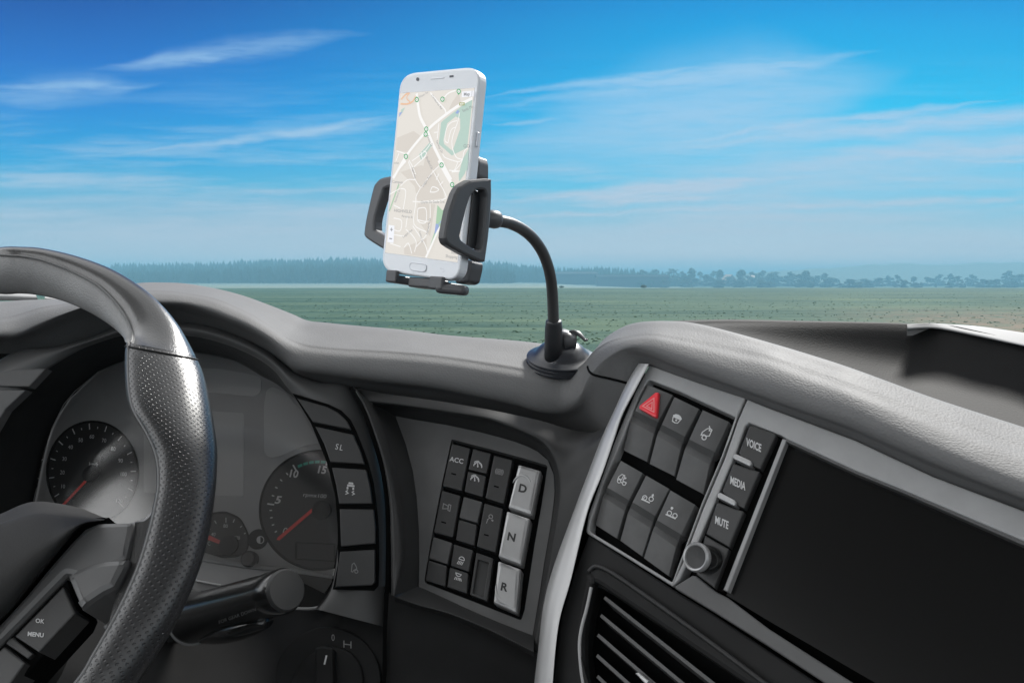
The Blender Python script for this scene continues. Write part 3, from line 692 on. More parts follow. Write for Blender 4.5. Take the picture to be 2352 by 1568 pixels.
# seam where the console pad meets the main pad
from mathutils.bvhtree import BVHTree
def on_surface(o, pts, lift=0.0):
    off = base_of(o.parent); me = o.data; t = BVHTree.FromPolygons([v.co + off for v in me.vertices], [tuple(p.vertices) for p in me.polygons]); out = []
    for x, y in pts:
        r = ray(x, y).normalized(); h = t.ray_cast(CAM, r)
        if h[0] is not None: out.append(h[0] - r * lift)
    return out
tube('pad_seam', on_surface(top_pad, spline([(1350, 842), (1354, 853), (1366, 861), (1400, 869), (1443, 880)], 6), .0002), .0011, M['black'], dash, 8)
# storage tray behind the console roll
TR_ = [((1510, 741, .695), (1540, 752, .655)), ((1601, 737, .75), (1640, 790, .64)), ((1700, 736, .80), (1740, 860, .63)), ((1850, 739, .84), (1870, 940, .64)), ((2000, 742, .86), (2010, 1000, .64)), ((2100, 746, .86), (2120, 1040, .62)), ((2180, 749, .84), (2200, 1070, .60)), ((2352, 787, .78), (2352, 1130, .55)), ((2500, 815, .72), (2500, 1190, .5))]
def tray_rows():
    rows = []
    for a, b in TR_:
        m = ((a[0] * .6 + b[0] * .4), a[1] * .6 + b[1] * .4, a[2] * .75 + b[2] * .25)
        rows.append([(a[0], a[1] + 70, a[2] + .05), (a[0], a[1] + 5, a[2] + .012), a, (a[0] + 4, a[1] + 10, a[2] - .008), m, b])
    V = lambda r, d: [at(*p) + Vector(d) for p in r]
    b = rows[-1]
    return rows + [V(b, (.12, -.06, -.012)), V(b, (.28, -.06, -.02)), V(b, (.55, .03, -.01))]
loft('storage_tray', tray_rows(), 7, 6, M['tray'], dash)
RIM = [((2083, 746, .835), (2084, 749, .83)), ((2148, 743.5, .845), (2148, 747, .84)), ((2242, 748.5, .85), (2242, 765, .81)), ((2352, 764, .80), (2352, 788, .77)), ((2520, 792, .72), (2520, 822, .69))]
loft('tray_rim', [[(a[0], a[1] + 25, a[2] + .01), a, b, (b[0], b[1] + 7, b[2] - .003), (b[0], b[1] + 9, b[2] + .012)] for a, b in RIM] + [[at(*p) + Vector(d_) for p in ((2520, 817, .73), (2520, 792, .72), (2520, 822, .69), (2520, 829, .687), (2520, 831, .702))] for d_ in ((.14, -.07, -.012), (.32, -.06, -.02), (.6, .03, -.01))], 6, 3, M['white'], dash)
PE = PLC.hit(2500, 1240, .0)
loft('passenger_panel', [[PE + Vector((dx, dy, dz)) for dz in (.015, -.15, -.35, -.7)] for dx, dy in ((-.02, .04), (.10, -.03), (.24, -.01), (.45, .07), (.80, .13))], 6, 4, M['dark'], dash)
# window sill and door card end seen through the wheel at far left
loft('window_sill', [[(-80, 690, 1.0), (-80, 678, 1.0), (-80, 672, 1.03), (-80, 690, 1.06)], [(0, 688, 1.0), (0, 677, 1.0), (0, 671, 1.03), (0, 690, 1.06)], [(88, 690, 1.0), (84, 681, 1.0), (80, 674, 1.03), (80, 690, 1.06)]], 6, 4, M['white'], dash)
loft('window_sill', [[(103, 690, .98), (103, 684, .98), (103, 679, 1.0), (103, 692, 1.03)], [(160, 694, .98), (160, 690, .98), (160, 684, 1.0), (160, 700, 1.03)]], 4, 4, M['white'], dash)
# ---- cluster surround: ring, recess wall, side bezel
O_ = [(-260, 1250), (-150, 1000), (-60, 880), (0, 826), (60, 800), (120, 797), (200, 776), (262, 752), (330, 740), (415, 738), (475, 746), (525, 761), (585, 788), (625, 813), (653, 836), (678, 854), (728, 876), (800, 886), (847, 965), (872, 1050), (889, 1150), (892, 1250), (892, 1345), (888, 1440)]
I_ = [(-110, 1250), (-30, 1010), (10, 936), (62, 879), (107, 844), (175, 804), (225, 784), (280, 768), (350, 762), (427, 768), (475, 776), (525, 791), (575, 812), (610, 833), (636, 856), (656, 882), (678, 909), (718, 971), (741, 1021), (758, 1064), (778, 1159), (781, 1240), (768, 1346), (735, 1400)]
F_ = [(60, 1250), (110, 1010), (150, 930), (175, 901), (200, 877), (225, 856), (262, 840), (300, 826), (370, 812), (440, 810), (512, 821), (555, 836), (600, 863), (631, 879), (655, 897), (672, 911), (690, 930), (722, 985), (743, 1035), (757, 1075), (774, 1165), (776, 1245), (762, 1340), (725, 1395)]
def ring_rows():
    A, B = [], []
    for o, i, f in zip(O_, I_, F_):
        d0 = PLR.depth(*o); d1 = PLR.depth(*i); df = PLF.depth(*f)
        m = ((o[0] + i[0]) / 2, (o[1] + i[1]) / 2)
        A.append([(o[0], o[1], d0 + .02), (o[0] * .85 + m[0] * .15, o[1] * .85 + m[1] * .15, d0 + .004), (m[0], m[1], PLR.depth(*m) - .004), (i[0], i[1], d1 + .001), (i[0] + (f[0] - i[0]) * .06, i[1] + (f[1] - i[1]) * .06, d1 + .008)])
        B.append([(i[0] + (f[0] - i[0]) * .05, i[1] + (f[1] - i[1]) * .05, d1 + .006), ((i[0] + f[0]) / 2, (i[1] + f[1]) / 2, (d1 + df) / 2), (f[0], f[1], df - .001)])
    return A, B
RA, RB = ring_rows()
loft('cluster_surround', RA, 6, 5, M['ring'], dash)
loft('recess_wall', RB, 6, 4, M['dark'], dash)
# side buttons in the bezel, right
def sidebtn(poly, r, label=None, m='button'):
    return slab('bezel_button', PLR, poly, .0075, .001, M[m], dash, .0009, r, label=label)
gap = [(672, 903), (755, 928), (784, 942), (804, 962), (818, 990), (833, 1029), (846, 1066), (856, 1106), (863, 1154), (868, 1213), (869, 1300), (867, 1345), (858, 1356), (764, 1353), (776, 1296), (776, 1213), (770, 1140), (750, 1060), (714, 972)]
slab('button_recess', PLR, gap, .0055, .0, M['black'], dash, 0, 0)
sidebtn([(682, 914), (751, 934), (777, 947), (797, 966), (808, 987), (719, 969)], [0, 0, 6, 6, 4, 0], 'blank button with a slanted top corner')
b_sl = sidebtn([(724, 979), (812, 998), (828, 1034), (839, 1066), (759, 1061), (744, 1018)], [0, 3, 0, 3, 0, 0], 'button marked SL')
b_tc = sidebtn([(762, 1073), (842, 1078), (851, 1118), (856, 1157), (779, 1157), (772, 1115)], [0, 4, 0, 3, 0, 0], 'button with a skidding car symbol')
sidebtn([(780, 1168), (859, 1169), (863, 1210), (863, 1248), (783, 1255)], [0, 3, 0, 3, 0], 'plain square button')
b_kn = sidebtn([(781, 1266), (862, 1261), (862, 1336), (855, 1344), (770, 1348)], [0, 5, 3, 3, 0], 'lowest button with a tilted cab symbol')
ink = Ink(PLR, .0078); ink.text('SL', (779, 1026), (11, 2.2), (-2, 13), bold=0.0, shear=.1, spacing=1.35); ink.build('lettering', M['ink'], b_sl)
ink = Ink(PLR, .0078); ic = Icon(ink, (805, 1117), (1, .12), (-.05, 1), 22, 2.0)
ic.P((-.2, -.45), (.25, -.45), (.3, -.25), (-.25, -.25)); ic.P((-.35, -.2), (.42, -.2), (.42, .0), (-.35, .0)); ic.L((-.3, .05), (-.3, .3), w=4); ic.L((.3, .05), (.3, .3), w=4); ic.L((-.25, .4), (-.45, .55), (-.2, .7), (-.5, .85)); ic.L((.4, .4), (.2, .55), (.45, .7), (.2, .85)); ink.build('icon', M['ink'], b_tc)
ink = Ink(PLR, .0078); ic = Icon(ink, (814, 1303), (1, .05), (-.05, 1), 22, 2.0)
ic.L((-.05, -.5), (.2, -.1), (.25, .1), (-.05, .25), (-.15, .45), (-.3, .4), (-.25, -.35), closed=True); ic.A(.22, .38, .17); ink.build('icon', M['inkdim'], b_kn)
# left bezel with its two gaps
slab('bezel_button', PLR, [(-60, 858), (5, 854), (30, 847), (106, 846), (66, 888), (-60, 886)], .006, -.004, M['ring'], dash, .001, 0, label='blank button at the left of the dials')
slab('bezel_button', PLR, [(-60, 895), (60, 895), (12, 940), (-40, 1030), (-70, 1030)], .006, -.004, M['ring'], dash, .001, 0, label='lower blank button at the left of the dials')
# groove between surround and centre moulding
def groove(pts, w, pl, off, name, m, parent):
    k = Ink(pl, off); k.line(spline(pts, 5), w); return k.build(name, m, parent)
# ---- lower dash under the cluster
loft('dash_panel', [[(-200, 1200, .76), (-200, 1400, .70), (-200, 1700, .60)], [(200, 1230, .80), (200, 1400, .72), (200, 1700, .61)], [(560, 1310, .745), (560, 1420, .715), (560, 1700, .62)], [(720, 1392, .70), (720, 1450, .685), (720, 1700, .625)], [(800, 1352, .67), (800, 1450, .655), (800, 1700, .61)], [(886, 1352, .665), (886, 1450, .65), (884, 1700, .60)]], 6, 6, M['dark'], dash)
loft('knee_panel', [[(880, 1340, .664), (880, 1450, .65), (878, 1720, .60)], [(907, 1367, .635), (905, 1450, .63), (905, 1720, .59)], [(1032, 1404, .622), (1030, 1490, .615), (1030, 1720, .58)], [(1107, 1434, .615), (1105, 1510, .61), (1105, 1720, .575)], [(1225, 1494, .60), (1222, 1560, .598), (1220, 1720, .57)], [(1300, 1530, .59), (1300, 1590, .59), (1300, 1720, .56)]], 6, 6, M['dark'], dash)
# ---- centre switch moulding: frame, recess, face
fO = [(806, 888), (831, 936), (853, 994), (876, 1071), (889, 1159), (892, 1251), (893, 1366)]                  # left outer edge (groove)
fR = [(851, 924), (878, 985), (899, 1060), (913, 1130), (920, 1200), (923, 1280), (907, 1367)]                 # crest of the moulding
fI = [(908, 955), (932, 1020), (948, 1080), (957, 1142), (962, 1217), (963, 1290), (960, 1349)]                # face edge
rows = []
for o, r, f in zip(fO, fR, fI):
    df = PLS.depth(*f) + .001; dr = PLS.depth(*r) - .03; rows.append([(o[0] + 6, o[1], dr + .035), (o[0] + 7, o[1], dr + .006), ((o[0] + r[0]) / 2 + 4, (o[1] + r[1]) / 2, dr + .000), (r[0], r[1], dr), (r[0] + (f[0] - r[0]) * .25, r[1] + (f[1] - r[1]) * .25, dr + .008), (f[0], f[1], df)])
loft('panel_moulding', rows, 6, 5, M['moulding'], dash)
# top and right of the moulding
tO = [(806, 888), (880, 903), (1010, 921), (1110, 938), (1180, 952), (1250, 968), (1310, 986), (1362, 992), (1402, 975), (1395, 990), (1372, 1052), (1348, 1120), (1325, 1190), (1296, 1290), (1270, 1390), (1248, 1500)]
tR = [(851, 924), (916, 931), (1028, 947), (1110, 960), (1160, 975), (1205, 992), (1240, 1008), (1262, 1027), (1278, 1055), (1287, 1090), (1288, 1130), (1283, 1180), (1274, 1240), (1262, 1320), (1246, 1400), (1228, 1492)]
tI = [(908, 956), (950, 963), (1028, 976), (1102, 992), (1148, 1004), (1182, 1014), (1212, 1025), (1234, 1036), (1258, 1056), (1272, 1090), (1274, 1130), (1271, 1160), (1264, 1210), (1250, 1290), (1238, 1370), (1223, 1459)]
rows = []
for k, (o, r, f) in enumerate(zip(tO, tR, tI)):
    df = PLS.depth(*f) + .001; dep = interp([(0, .03), (7, .022), (10, .012), (15, .006)], k); dr = PLS.depth(*r) - dep
    do = interp([(0, dr + .012), (7, .66), (9, PLC.depth(*o) + .012), (15, PLC.depth(*o) + .012)], k)
    rows.append([(o[0], o[1], do), (o[0] * .4 + r[0] * .6, o[1] * .4 + r[1] * .6, dr * .7 + do * .3 - .001), (r[0], r[1], dr), (r[0] + (f[0] - r[0]) * .3, r[1] + (f[1] - r[1]) * .3, dr + dep * .4), (f[0], f[1], df)])
loft('panel_moulding', rows, 6, 5, M['moulding'], dash)
# ledge under the face
rows = []
for a, b in (((957, 1346), (907, 1366)), ((975, 1352), (957, 1384)), ((1032, 1378), (1032, 1405)), ((1107, 1412), (1107, 1435)), ((1160, 1434), (1160, 1460)), ((1226, 1459), (1226, 1493))):
    d0 = PLS.depth(*a); rows.append([(a[0], a[1], d0), (a[0] * .5 + b[0] * .5, a[1] * .5 + b[1] * .5, d0 - .014), (b[0], b[1], d0 - .026), (b[0], b[1] + 5, d0 - .027), (b[0], b[1] + 14, d0 - .02)])
loft('panel_moulding', rows, 6, 4, M['moulding'], dash)
groove([(806, 889), (831, 934), (853, 994), (876, 1071), (888, 1150), (891, 1251), (889, 1351), (884, 1450), (883, 1570)], 9, Plane((806, 889, .668), (884, 1560, .62), (950, 1000, .665)), 0, 'panel_gap', M['black'], dash)
# ================================================================== SWITCH PANEL (centre)
sp_ = thing('switch_panel', 'recessed centre panel of black rocker switches beside three silver gear buttons', 'switch panel', PLS.hit(1120, 1200))
face = fI[:-1] + [(962, 1349), (975, 1352), (1050, 1386), (1132, 1426), (1223, 1459)] + list(reversed(tI[1:-1]))
pocket = [(1037, 1008), (1130, 1032), (1190, 1048), (1258, 1068), (1244, 1160), (1228, 1250), (1205, 1400), (1197, 1424), (1080, 1378), (974, 1337), (990, 1240), (1015, 1110)]
slab('panel_face', PLS, face, .0, -.006, M['panel'], sp_, 0, 0, holes=[(pocket, [4, 0, 0, 6, 0, 0, 3, 6, 0, 8, 0, 0])])
slab('pocket_floor', PLS, [(1025, 1000), (1270, 1060), (1215, 1440), (960, 1345)], -.006, -.012, M['black'], sp_, 0, 0)
def sw(poly, label, m='button', top=.0015, par=None, bev=.0007, r=2):
    return slab('switch', PLS, poly, top, -.006, M[m], par or sp_, bev, r, label=label)
s1 = sw([(1038, 1018), (1080, 1029), (1060, 1126), (1017, 1115)], 'switch marked ACC')
s2 = sw([(1087, 1030), (1128, 1041), (1117, 1087), (1076, 1077)], 'upper half switch with a speedometer symbol'); s2b = sw([(1075, 1082), (1116, 1093), (1108, 1140), (1067, 1128)], 'lower half switch with a speedometer symbol')
s3 = sw([(1135, 1045), (1177, 1056), (1157, 1156), (1115, 1143)], 'switch with a brake circle symbol')
s4 = sw([(1015, 1126), (1057, 1138), (1040, 1233), (996, 1222)], 'switch with a horn symbol')
sw([(1065, 1140), (1107, 1152), (1096, 1200), (1055, 1188)], 'upper blank half switch', 'rocker'); sw([(1054, 1193), (1095, 1205), (1089, 1252), (1047, 1239)], 'lower blank half switch')
s6 = sw([(1113, 1155), (1155, 1168), (1138, 1268), (1095, 1254)], 'switch with a reading lamp symbol')
sw([(995, 1232), (1038, 1246), (1027, 1295), (985, 1281)], 'upper plain half switch of the bottom row', 'rocker'); sw([(984, 1286), (1026, 1299), (1022, 1346), (977, 1332)], 'lower plain half switch of the bottom row')
s8 = sw([(1043, 1249), (1086, 1263), (1076, 1312), (1035, 1298)], 'upper half switch with a work lamp symbol'); s8b = sw([(1033, 1302), (1075, 1316), (1072, 1362), (1027, 1347)], 'lower half switch with a cab light symbol')
s9 = slab('switch', PLS, [(1094, 1268), (1133, 1282), (1119, 1380), (1079, 1365)], .001, -.006, M['button'], sp_, .0007, 2, holes=[([(1098, 1284), (1123, 1292), (1110, 1371), (1086, 1361)], 2)], label='empty switch frame')
slab('blank_plug', PLS, [(1096, 1282), (1125, 1291), (1112, 1373), (1084, 1362)], -.0015, -.006, M['button'], s9, .0005, 2)
RV, DV = (1, .26), (-.2, 1)
def swink(sw_, off, fn, m='ink', pl=PLS, nm='icon'):
    k = Ink(pl, off); fn(k); return k.build(nm, M[m], sw_)
swink(s1, .0018, lambda k: k.text('ACC', (1048.5, 1056), (10.5, 2.2), (-1.8, 10.5), bold=.015), nm='lettering')
def speedo(k, c):
    ic = Icon(k, c, (1, .25), (-.18, 1), 11, 2.2); ic.A(0, .3, .85, 170, 370); ic.L((0, .35), (-.12, -.3)); ic.D(0, .35, .16)
    for a in (-150, -115, -65, -30): ic.L((math.cos(R_(a)) * .62, .3 + math.sin(R_(a)) * .62), (math.cos(R_(a)) * .85, .3 + math.sin(R_(a)) * .85))
    ic.A(0, .3, 1.1, 215, 275, w=1.6)
swink(s2, .0018, lambda k: speedo(k, (1098, 1067))); swink(s2b, .0018, lambda k: speedo(k, (1091, 1099)))
def brake(k):
    ic = Icon(k, (1147, 1083), (1, .25), (-.18, 1), 9, 1.8); ic.A(0, 0, .62); ic.A(0, 0, .98, -50, 50); ic.A(0, 0, .98, 130, 230); ic.A(0, 0, .25)
swink(s3, .0018, brake, 'inkdim')
def horn(k):
    ic = Icon(k, (1027, 1164), (1, .25), (-.15, 1), 10, 1.9); ic.L((-.95, -.6), (.2, -.3), (.2, .3), (-.95, .6), closed=True); ic.L((.3, -.7), (.8, -.65), (.75, .75), (.28, .65), closed=True)
swink(s4, .0018, horn, 'inkdim')
def lamp(k):
    ic = Icon(k, (1125, 1193), (1, .25), (-.15, 1), 11, 1.9); ic.L((-.6, .9), (-.45, .1)); ic.L((-.4, 0), (.0, -.5)); ic.A(.1, -.7, .4); ic.D(-.45, .05, .14)
    for q in (.25, .5, .75): ic.L((.45 - q * .2, -.3 + q * .4), (.85 - q * .2, -.1 + q * .4), w=1.4)
swink(s6, .0018, lamp, 'inkdim')
def work(k):
    ic = Icon(k, (1059, 1287), (1, .28), (-.15, 1), 10, 1.9); ic.A(.1, -.3, .62, 175, 365); ic.L((-.55, -.3), (.75, -.2))
    for q in (-.5, -.15, .2, .55): ic.L((q, .1), (q - .3, .95), w=1.9)
swink(s8, .0018, work)
def cabl(k):
    ic = Icon(k, (1052, 1323), (1, .28), (-.12, 1), 10, 1.9); ic.L((-.7, -.7), (.8, -.6)); ic.A(.05, -.65, .6, 0, 180)
    for q, s in ((-.7, -.3), (-.3, -.12), (.1, .05), (.45, .25), (.8, .42)): ic.L((q * .8, .25), (q * .8 + s * .6, .9))
swink(s8b, .0018, cabl)
for c in ((1037, 1087), (1141, 1117), (1020, 1199), (1118, 1228)):
    pass
slits = {s1: (1043, 1088), s3: (1141, 1117), s4: (1020, 1199), s6: (1118, 1228)}
for s_, c in slits.items():
    k = Ink(PLS, .00175); k.poly([(c[0] - 6, c[1] - 3), (c[0] + 5, c[1]), (c[0] + 4, c[1] + 3), (c[0] - 7, c[1])]); k.build('indicator_slit', M['black'], s_)
def gearbtn(poly, side, letter, c, label):
    d = slab('gear_button', PLS, poly, .0062, -.006, M['gear'], sp_, .0030, 4, label=label)
    k = Ink(PLS, .0064); k.text(letter, c, (17.5, 4.5), (-3.5, 17.5), bold=.035); k.build('lettering', M['inkdark'], d); return d
g1 = gearbtn([(1190, 1064), (1242, 1079), (1221, 1182), (1166, 1164)], None, 'D', (1201, 1121), 'silver button marked D')
g2 = gearbtn([(1163, 1171), (1217, 1189), (1197, 1297), (1143, 1277)], None, 'N', (1175, 1232), 'silver button marked N')
g3 = gearbtn([(1143, 1286), (1196, 1305), (1186, 1407), (1132, 1383)], None, 'R', (1159, 1347), 'silver button marked R')
# thumb scoops on D and R
for b, pts in ((g1, arc((1198, 1122), 26, 195, 345, 12, (.85, .22), (-.2, 1.15))), (g3, arc((1160, 1352), 26, 60, 190, 12, (.8, .25), (-.12, 1.25)))):
    tube('thumb_scoop', [PLS.hit(p[0], p[1], .0057) for p in pts], [.0002 + .0010 * math.sin(math.pi * i / 12) for i in range(13)], M['gear'], b, 8)
# ================================================================== INSTRUMENT CLUSTER
cl = thing('instrument_cluster', 'truck dial cluster with red needles seen behind the steering wheel', 'dials', PLF.hit(560, 1100))
facep = [(f[0] - 8 if f[0] < 200 else f[0], f[1] - 6) for f in F_[:-1]] + [(762, 1375), (741, 1390), (716, 1400), (560, 1370), (300, 1330), (100, 1300)]
slab('face_plate', PLF, facep, .0, -.004, M['face'], cl, 0, 0)
def dial(name, c, r, ratio=1.0, label=None, poly=None):
    pts = poly or arc(c, r, 0, 360, 48)[:-1]
    d = slab(name, PLF, pts, .0012, .0, M['dial'], cl, .0006, 0, label=label)
    tube('dial_rim', [PLF.hit(p[0], p[1], .0012) for p in list(pts) + [pts[0]]], .0011, M['dark'], d, 8, caps=False); return d
TC = (733, 1171)
tach = dial('dial', TC, 135, label='large rev counter', poly=[p for p in arc(TC, 136, 0, 360, 60, (1, 0), (0, 1))[:-1] if True])
k = Ink(PLF, .0014)
def tick(k, c, a, r0, r1, w, R=1.0): k.line([arc(c, r0, a, a, 1)[0], arc(c, r1, a, a, 1)[0]], w)
for a, L_ in ((187, 1), (240, 1), (279, 1)): tick(k, TC, a, 104, 120, 3.5)
for i in range(1, 5): tick(k, TC, 145 + i * 8.7, 108, 114, 2.6); tick(k, TC, 187 + i * 10.4, 108, 114, 2.6)
k.text('5', (639, 1147), (18, 1), (-1, 17), bold=.03, shear=.25, wide=1.1); k.text('10', (675, 1087), (16, 2), (0, 17), bold=.03, shear=.25); k.text('15', (740, 1078), (16, 2), (0, 17), bold=.03, shear=.25); k.text('0', (655, 1219), (16, 2), (0, 17), bold=.0, shear=.25)
k.text('rpmx100', (723, 1137), (9, .7), (0, 9), bold=.0, shear=.2, wide=1.15); k.build('markings', M['ink'], tach)
k = Ink(PLF, .0014)
for i in range(5): k.line(arc(TC, 111, 244 + i * 7, 249.6 + i * 7, 4), 6.5)
k.build('green_scale', M['green'], tach)
k = Ink(PLF, .0035); k.poly([(726, 1159), (729, 1165), (642, 1240), (635, 1239), (638, 1233)]); k.build('needle', M['needle'], tach)
lathe('needle_hub', PLF.hit(740, 1172, .0012), PLF.n, [(.0085, 0), (.0085, .0035), (.007, .0045)], M['dark'], tach)
k = Ink(PLF, .0015); k.line([(679, 1245), (768, 1249), (768, 1288), (679, 1283)], 2.5, True); k.line([(680, 1247), (680, 1281)], 6); k.build('odometer_window', M['black'], tach)
SC = (212, 1084)
speed = dial('dial', SC, 118, label='speedometer', poly=arc(SC, 104, 0, 360, 48, (1, .0), (-.0, 1.12))[:-1])
k = Ink(PLF, .0014)
for t, x, y in (('10', 145, 1116), ('20', 143, 1084), ('30', 148, 1053), ('40', 162, 1026), ('50', 185, 1010), ('60', 211, 1002), ('70', 239, 1011), ('80', 260, 1030), ('90', 277, 1057), ('100', 284, 1088), ('120', 274, 1149)): k.text(t, (x, y), (7.6, .5), (0, 9), bold=.0, shear=.1, wide=1.0)
for i in range(23):
    a = 150 + i * 11.6; big = i % 2 == 0
    p0 = arc(SC, 88 if big else 90, a, a, 1, (1, 0), (0, 1.12))[0]; p1 = arc(SC, 100 if big else 94, a, a, 1, (1, 0), (0, 1.12))[0]; k.line([p0, p1], 2.4 if big else 1.8)
k.text('km/h', (215, 1065), (7.5, .5), (0, 8), shear=.1); k.build('markings', M['ink'], speed)
k = Ink(PLF, .0035); k.poly([(208, 1088), (212, 1092), (150, 1158), (142, 1158)]); k.build('needle', M['needle'], speed)
lathe('needle_hub', PLF.hit(212, 1088, .0012), PLF.n, [(.008, 0), (.008, .003), (.0065, .004)], M['dark'], speed)
tp = dial('dial', (515, 1235), 60, label='small temperature gauge', poly=rnd([(430, 1270), (440, 1215), (470, 1182), (516, 1175), (550, 1190), (570, 1228), (568, 1262), (548, 1276), (500, 1277)], 12))
k = Ink(PLF, .0014); k.text('80', (518, 1207), (7.5, .5), (0, 8), bold=.01, shear=.1); k.text('120', (545, 1234), (6.5, .5), (0, 8), bold=.01, shear=.1); k.text('40', (490, 1226), (7, .5), (0, 8), bold=.01, shear=.1); k.text('C', (480, 1247), (7, .5), (0, 9))
for a in (215, 240, 270, 292, 318, 340): tick(k, (519, 1240), a, 40 if a == 270 else 44, 52, 2)
k.build('markings', M['ink'], tp)
k = Ink(PLF, .0035); k.poly([(520, 1247), (517, 1254), (478, 1239), (474, 1226), (484, 1230)]); k.build('needle', M['needle'], tp)
lathe('needle_hub', PLF.hit(527, 1252, .0012), PLF.n, [(.0085, 0), (.0085, .003)], M['dark'], tp)
lathe('reset_knob', PLF.hit(577, 1285, .0), PLF.n, [(.0072, 0), (.007, .007), (.0055, .009)], M['gloss'], cl)
bk = lathe('contrast_button', PLF.hit(593, 1238, .0), PLF.n, [(.009, 0), (.0088, .002)], M['dark'], cl)
k = Ink(PLF, .0022); k.line(arc((598, 1239), 8, 0, 360, 20)[:-1], 1.8, True); k.poly(arc((598, 1239), 7.6, 90, 270, 10)); k.build('icon', M['ink'], bk)
# warning lamp windows and the display glass
slab('lamp_window', PLF, [(440, 845), (500, 846), (560, 856), (600, 866), (600, 900), (585, 911), (500, 902), (440, 896)], .0008, 0, M['window'], cl, .0004, 8)
slab('lamp_window', PLF, [(612, 895), (625, 887), (655, 900), (690, 940), (715, 985), (735, 1018), (700, 1022), (650, 1045), (620, 1053), (606, 1040), (606, 930)], .0008, 0, M['window'], cl, .0004, 10)
slab('display', PLF, [(330, 935), (560, 948), (560, 1140), (330, 1130)], .0005, 0, M['window'], cl, .0003, 6)
slab('cluster_lip', PLF, [(455, 1264), (520, 1283), (600, 1296), (680, 1304), (775, 1322), (775, 1330), (680, 1316), (560, 1303), (455, 1286)], .004, 0, M['trimgray'], cl, .001, 0)
slab('trim_strip', PLF, [(440, 1328), (508, 1341), (508, 1346), (440, 1333)], .006, 0, M['silver'], cl, .0006, 0)
slab('storage_pocket', PLF, [(690, 1312), (772, 1328), (770, 1350), (757, 1376), (735, 1394), (705, 1399), (650, 1394), (640, 1340)], .003, 0, M['dark'], cl, .001, 6)
tube('pocket_edge', [PLF.hit(x, y, .005) for x, y in spline([(640, 1393), (676, 1396), (712, 1397), (738, 1391), (757, 1374), (768, 1350)], 5)], .0014, M['trimgray'], cl, 8)
# clear lens over the dials
def lensmat():
    m = bpy.data.materials.new('clear_lens'); m.use_nodes = True; g = N(m.node_tree); g.n.clear()
    o = g.new('ShaderNodeOutputMaterial'); t = g.new('ShaderNodeBsdfTransparent'); gl = g.new('ShaderNodeBsdfGlossy'); gl.inputs['Roughness'].default_value = 0.12; mx = g.new('ShaderNodeMixShader'); fr = g.new('ShaderNodeFresnel'); fr.inputs[0].default_value = 1.5
    g.l.new(g.math('MULTIPLY', fr.outputs[0], 3.2), mx.inputs[0]); g.l.new(t.outputs[0], mx.inputs[1]); g.l.new(gl.outputs[0], mx.inputs[2]); g.l.new(mx.outputs[0], o.inputs[0]); return m
M['lens'] = lensmat()
slab('lens', PLF, [(f[0] - 4 if f[0] < 200 else f[0], f[1] - 3) for f in F_[:-1]] + [(745, 1362), (640, 1310), (450, 1278), (200, 1260)], .010, .0085, M['lens'], cl, 0, 0)
# ================================================================== STEERING WHEEL
sw_ = thing('steering_wheel', 'black leather steering wheel with a perforated grip', 'steering wheel', at(100, 1250, .47))
import numpy as np
tl, yw = R_(40), R_(-5)
WN = Vector((math.sin(yw) * math.cos(tl), -math.cos(yw) * math.cos(tl), math.sin(tl)))
PLW = Plane(at(450, 1100, .465), WN)
SEC = [((0, 569), (0, 676)), ((50, 568), (45, 675)), ((100, 572), (85, 678)), ((175, 589), (140, 690)), ((250, 616), (195, 712)), ((312, 651), (238, 736)), ((362, 691), (267, 757)), ((410, 746), (285, 774)), ((452, 818), (291, 786)),
       ((470, 864), (290, 839)), ((484, 924), (293, 895)), ((493, 975), (304, 942)), ((500, 1031), (335, 996)), ((499, 1078), (357, 1050)), ((495, 1130), (361, 1112)), ((487, 1189), (352, 1168)), ((476, 1245), (338, 1225)), ((460, 1302), (316, 1296)), ((437, 1362), (288, 1362)), ((404, 1432), (253, 1430)), ((362, 1501), (212, 1501)), ((322, 1562), (174, 1562))]
cen = [PLW.to2((PLW.hit(*a) + PLW.hit(*b)) / 2) for a, b in SEC]; out2 = [PLW.to2(PLW.hit(*a)) for a, b in SEC]
A_ = np.array([[p.x, p.y, 1] for p in out2]); sol = np.linalg.lstsq(A_, (A_[:, :2] ** 2).sum(1), rcond=None)[0]
WC2 = Vector((sol[0] / 2, sol[1] / 2)); WR = math.sqrt(sol[2] + WC2.length_squared); WC = PLW.to3(WC2, 0)
TH = []
sections = []       # (centre, half width vector toward outer edge, depth vector)
for (a, b) in SEC:
    P, Q = PLW.hit(*a), PLW.hit(*b); c = (P + Q) / 2; v = (c - CAM).normalized(); h = (P - Q) / 2; h = h - v * h.dot(v); sections.append((c, h, -v * h.length * 0.8))
def ang(c): q = PLW.to2(c) - WC2; return math.atan2(q.y, q.x)
a_end, a_start = ang(sections[-1][0]), ang(sections[0][0])
rc_end = (PLW.to2(sections[-1][0]) - WC2).length; rc_st = (PLW.to2(sections[0][0]) - WC2).length
hid = []; na = 26
while a_end > a_start: a_end -= 2 * math.pi
span = 2 * math.pi - (a_start - a_end)
for i in range(1, na):
    t = i / na; a = a_end - span * t; rc = rc_end + (rc_st - rc_end) * t; e = PLW.a * math.cos(a) + PLW.b * math.sin(a); c = WC + e * rc
    hw = sections[-1][1].length * (1 - t) + sections[0][1].length * t; hw = 0.0165 + (hw - 0.0165) * abs(2 * t - 1) ** 2; hid.append((c, e * hw, WN * hw * 0.85))
def interp_sec(secs, n):
    c = spline([s[0] for s in secs], n); h = spline([s[1] for s in secs], n); d = spline([s[2] for s in secs], n); return list(zip(c, h, d))
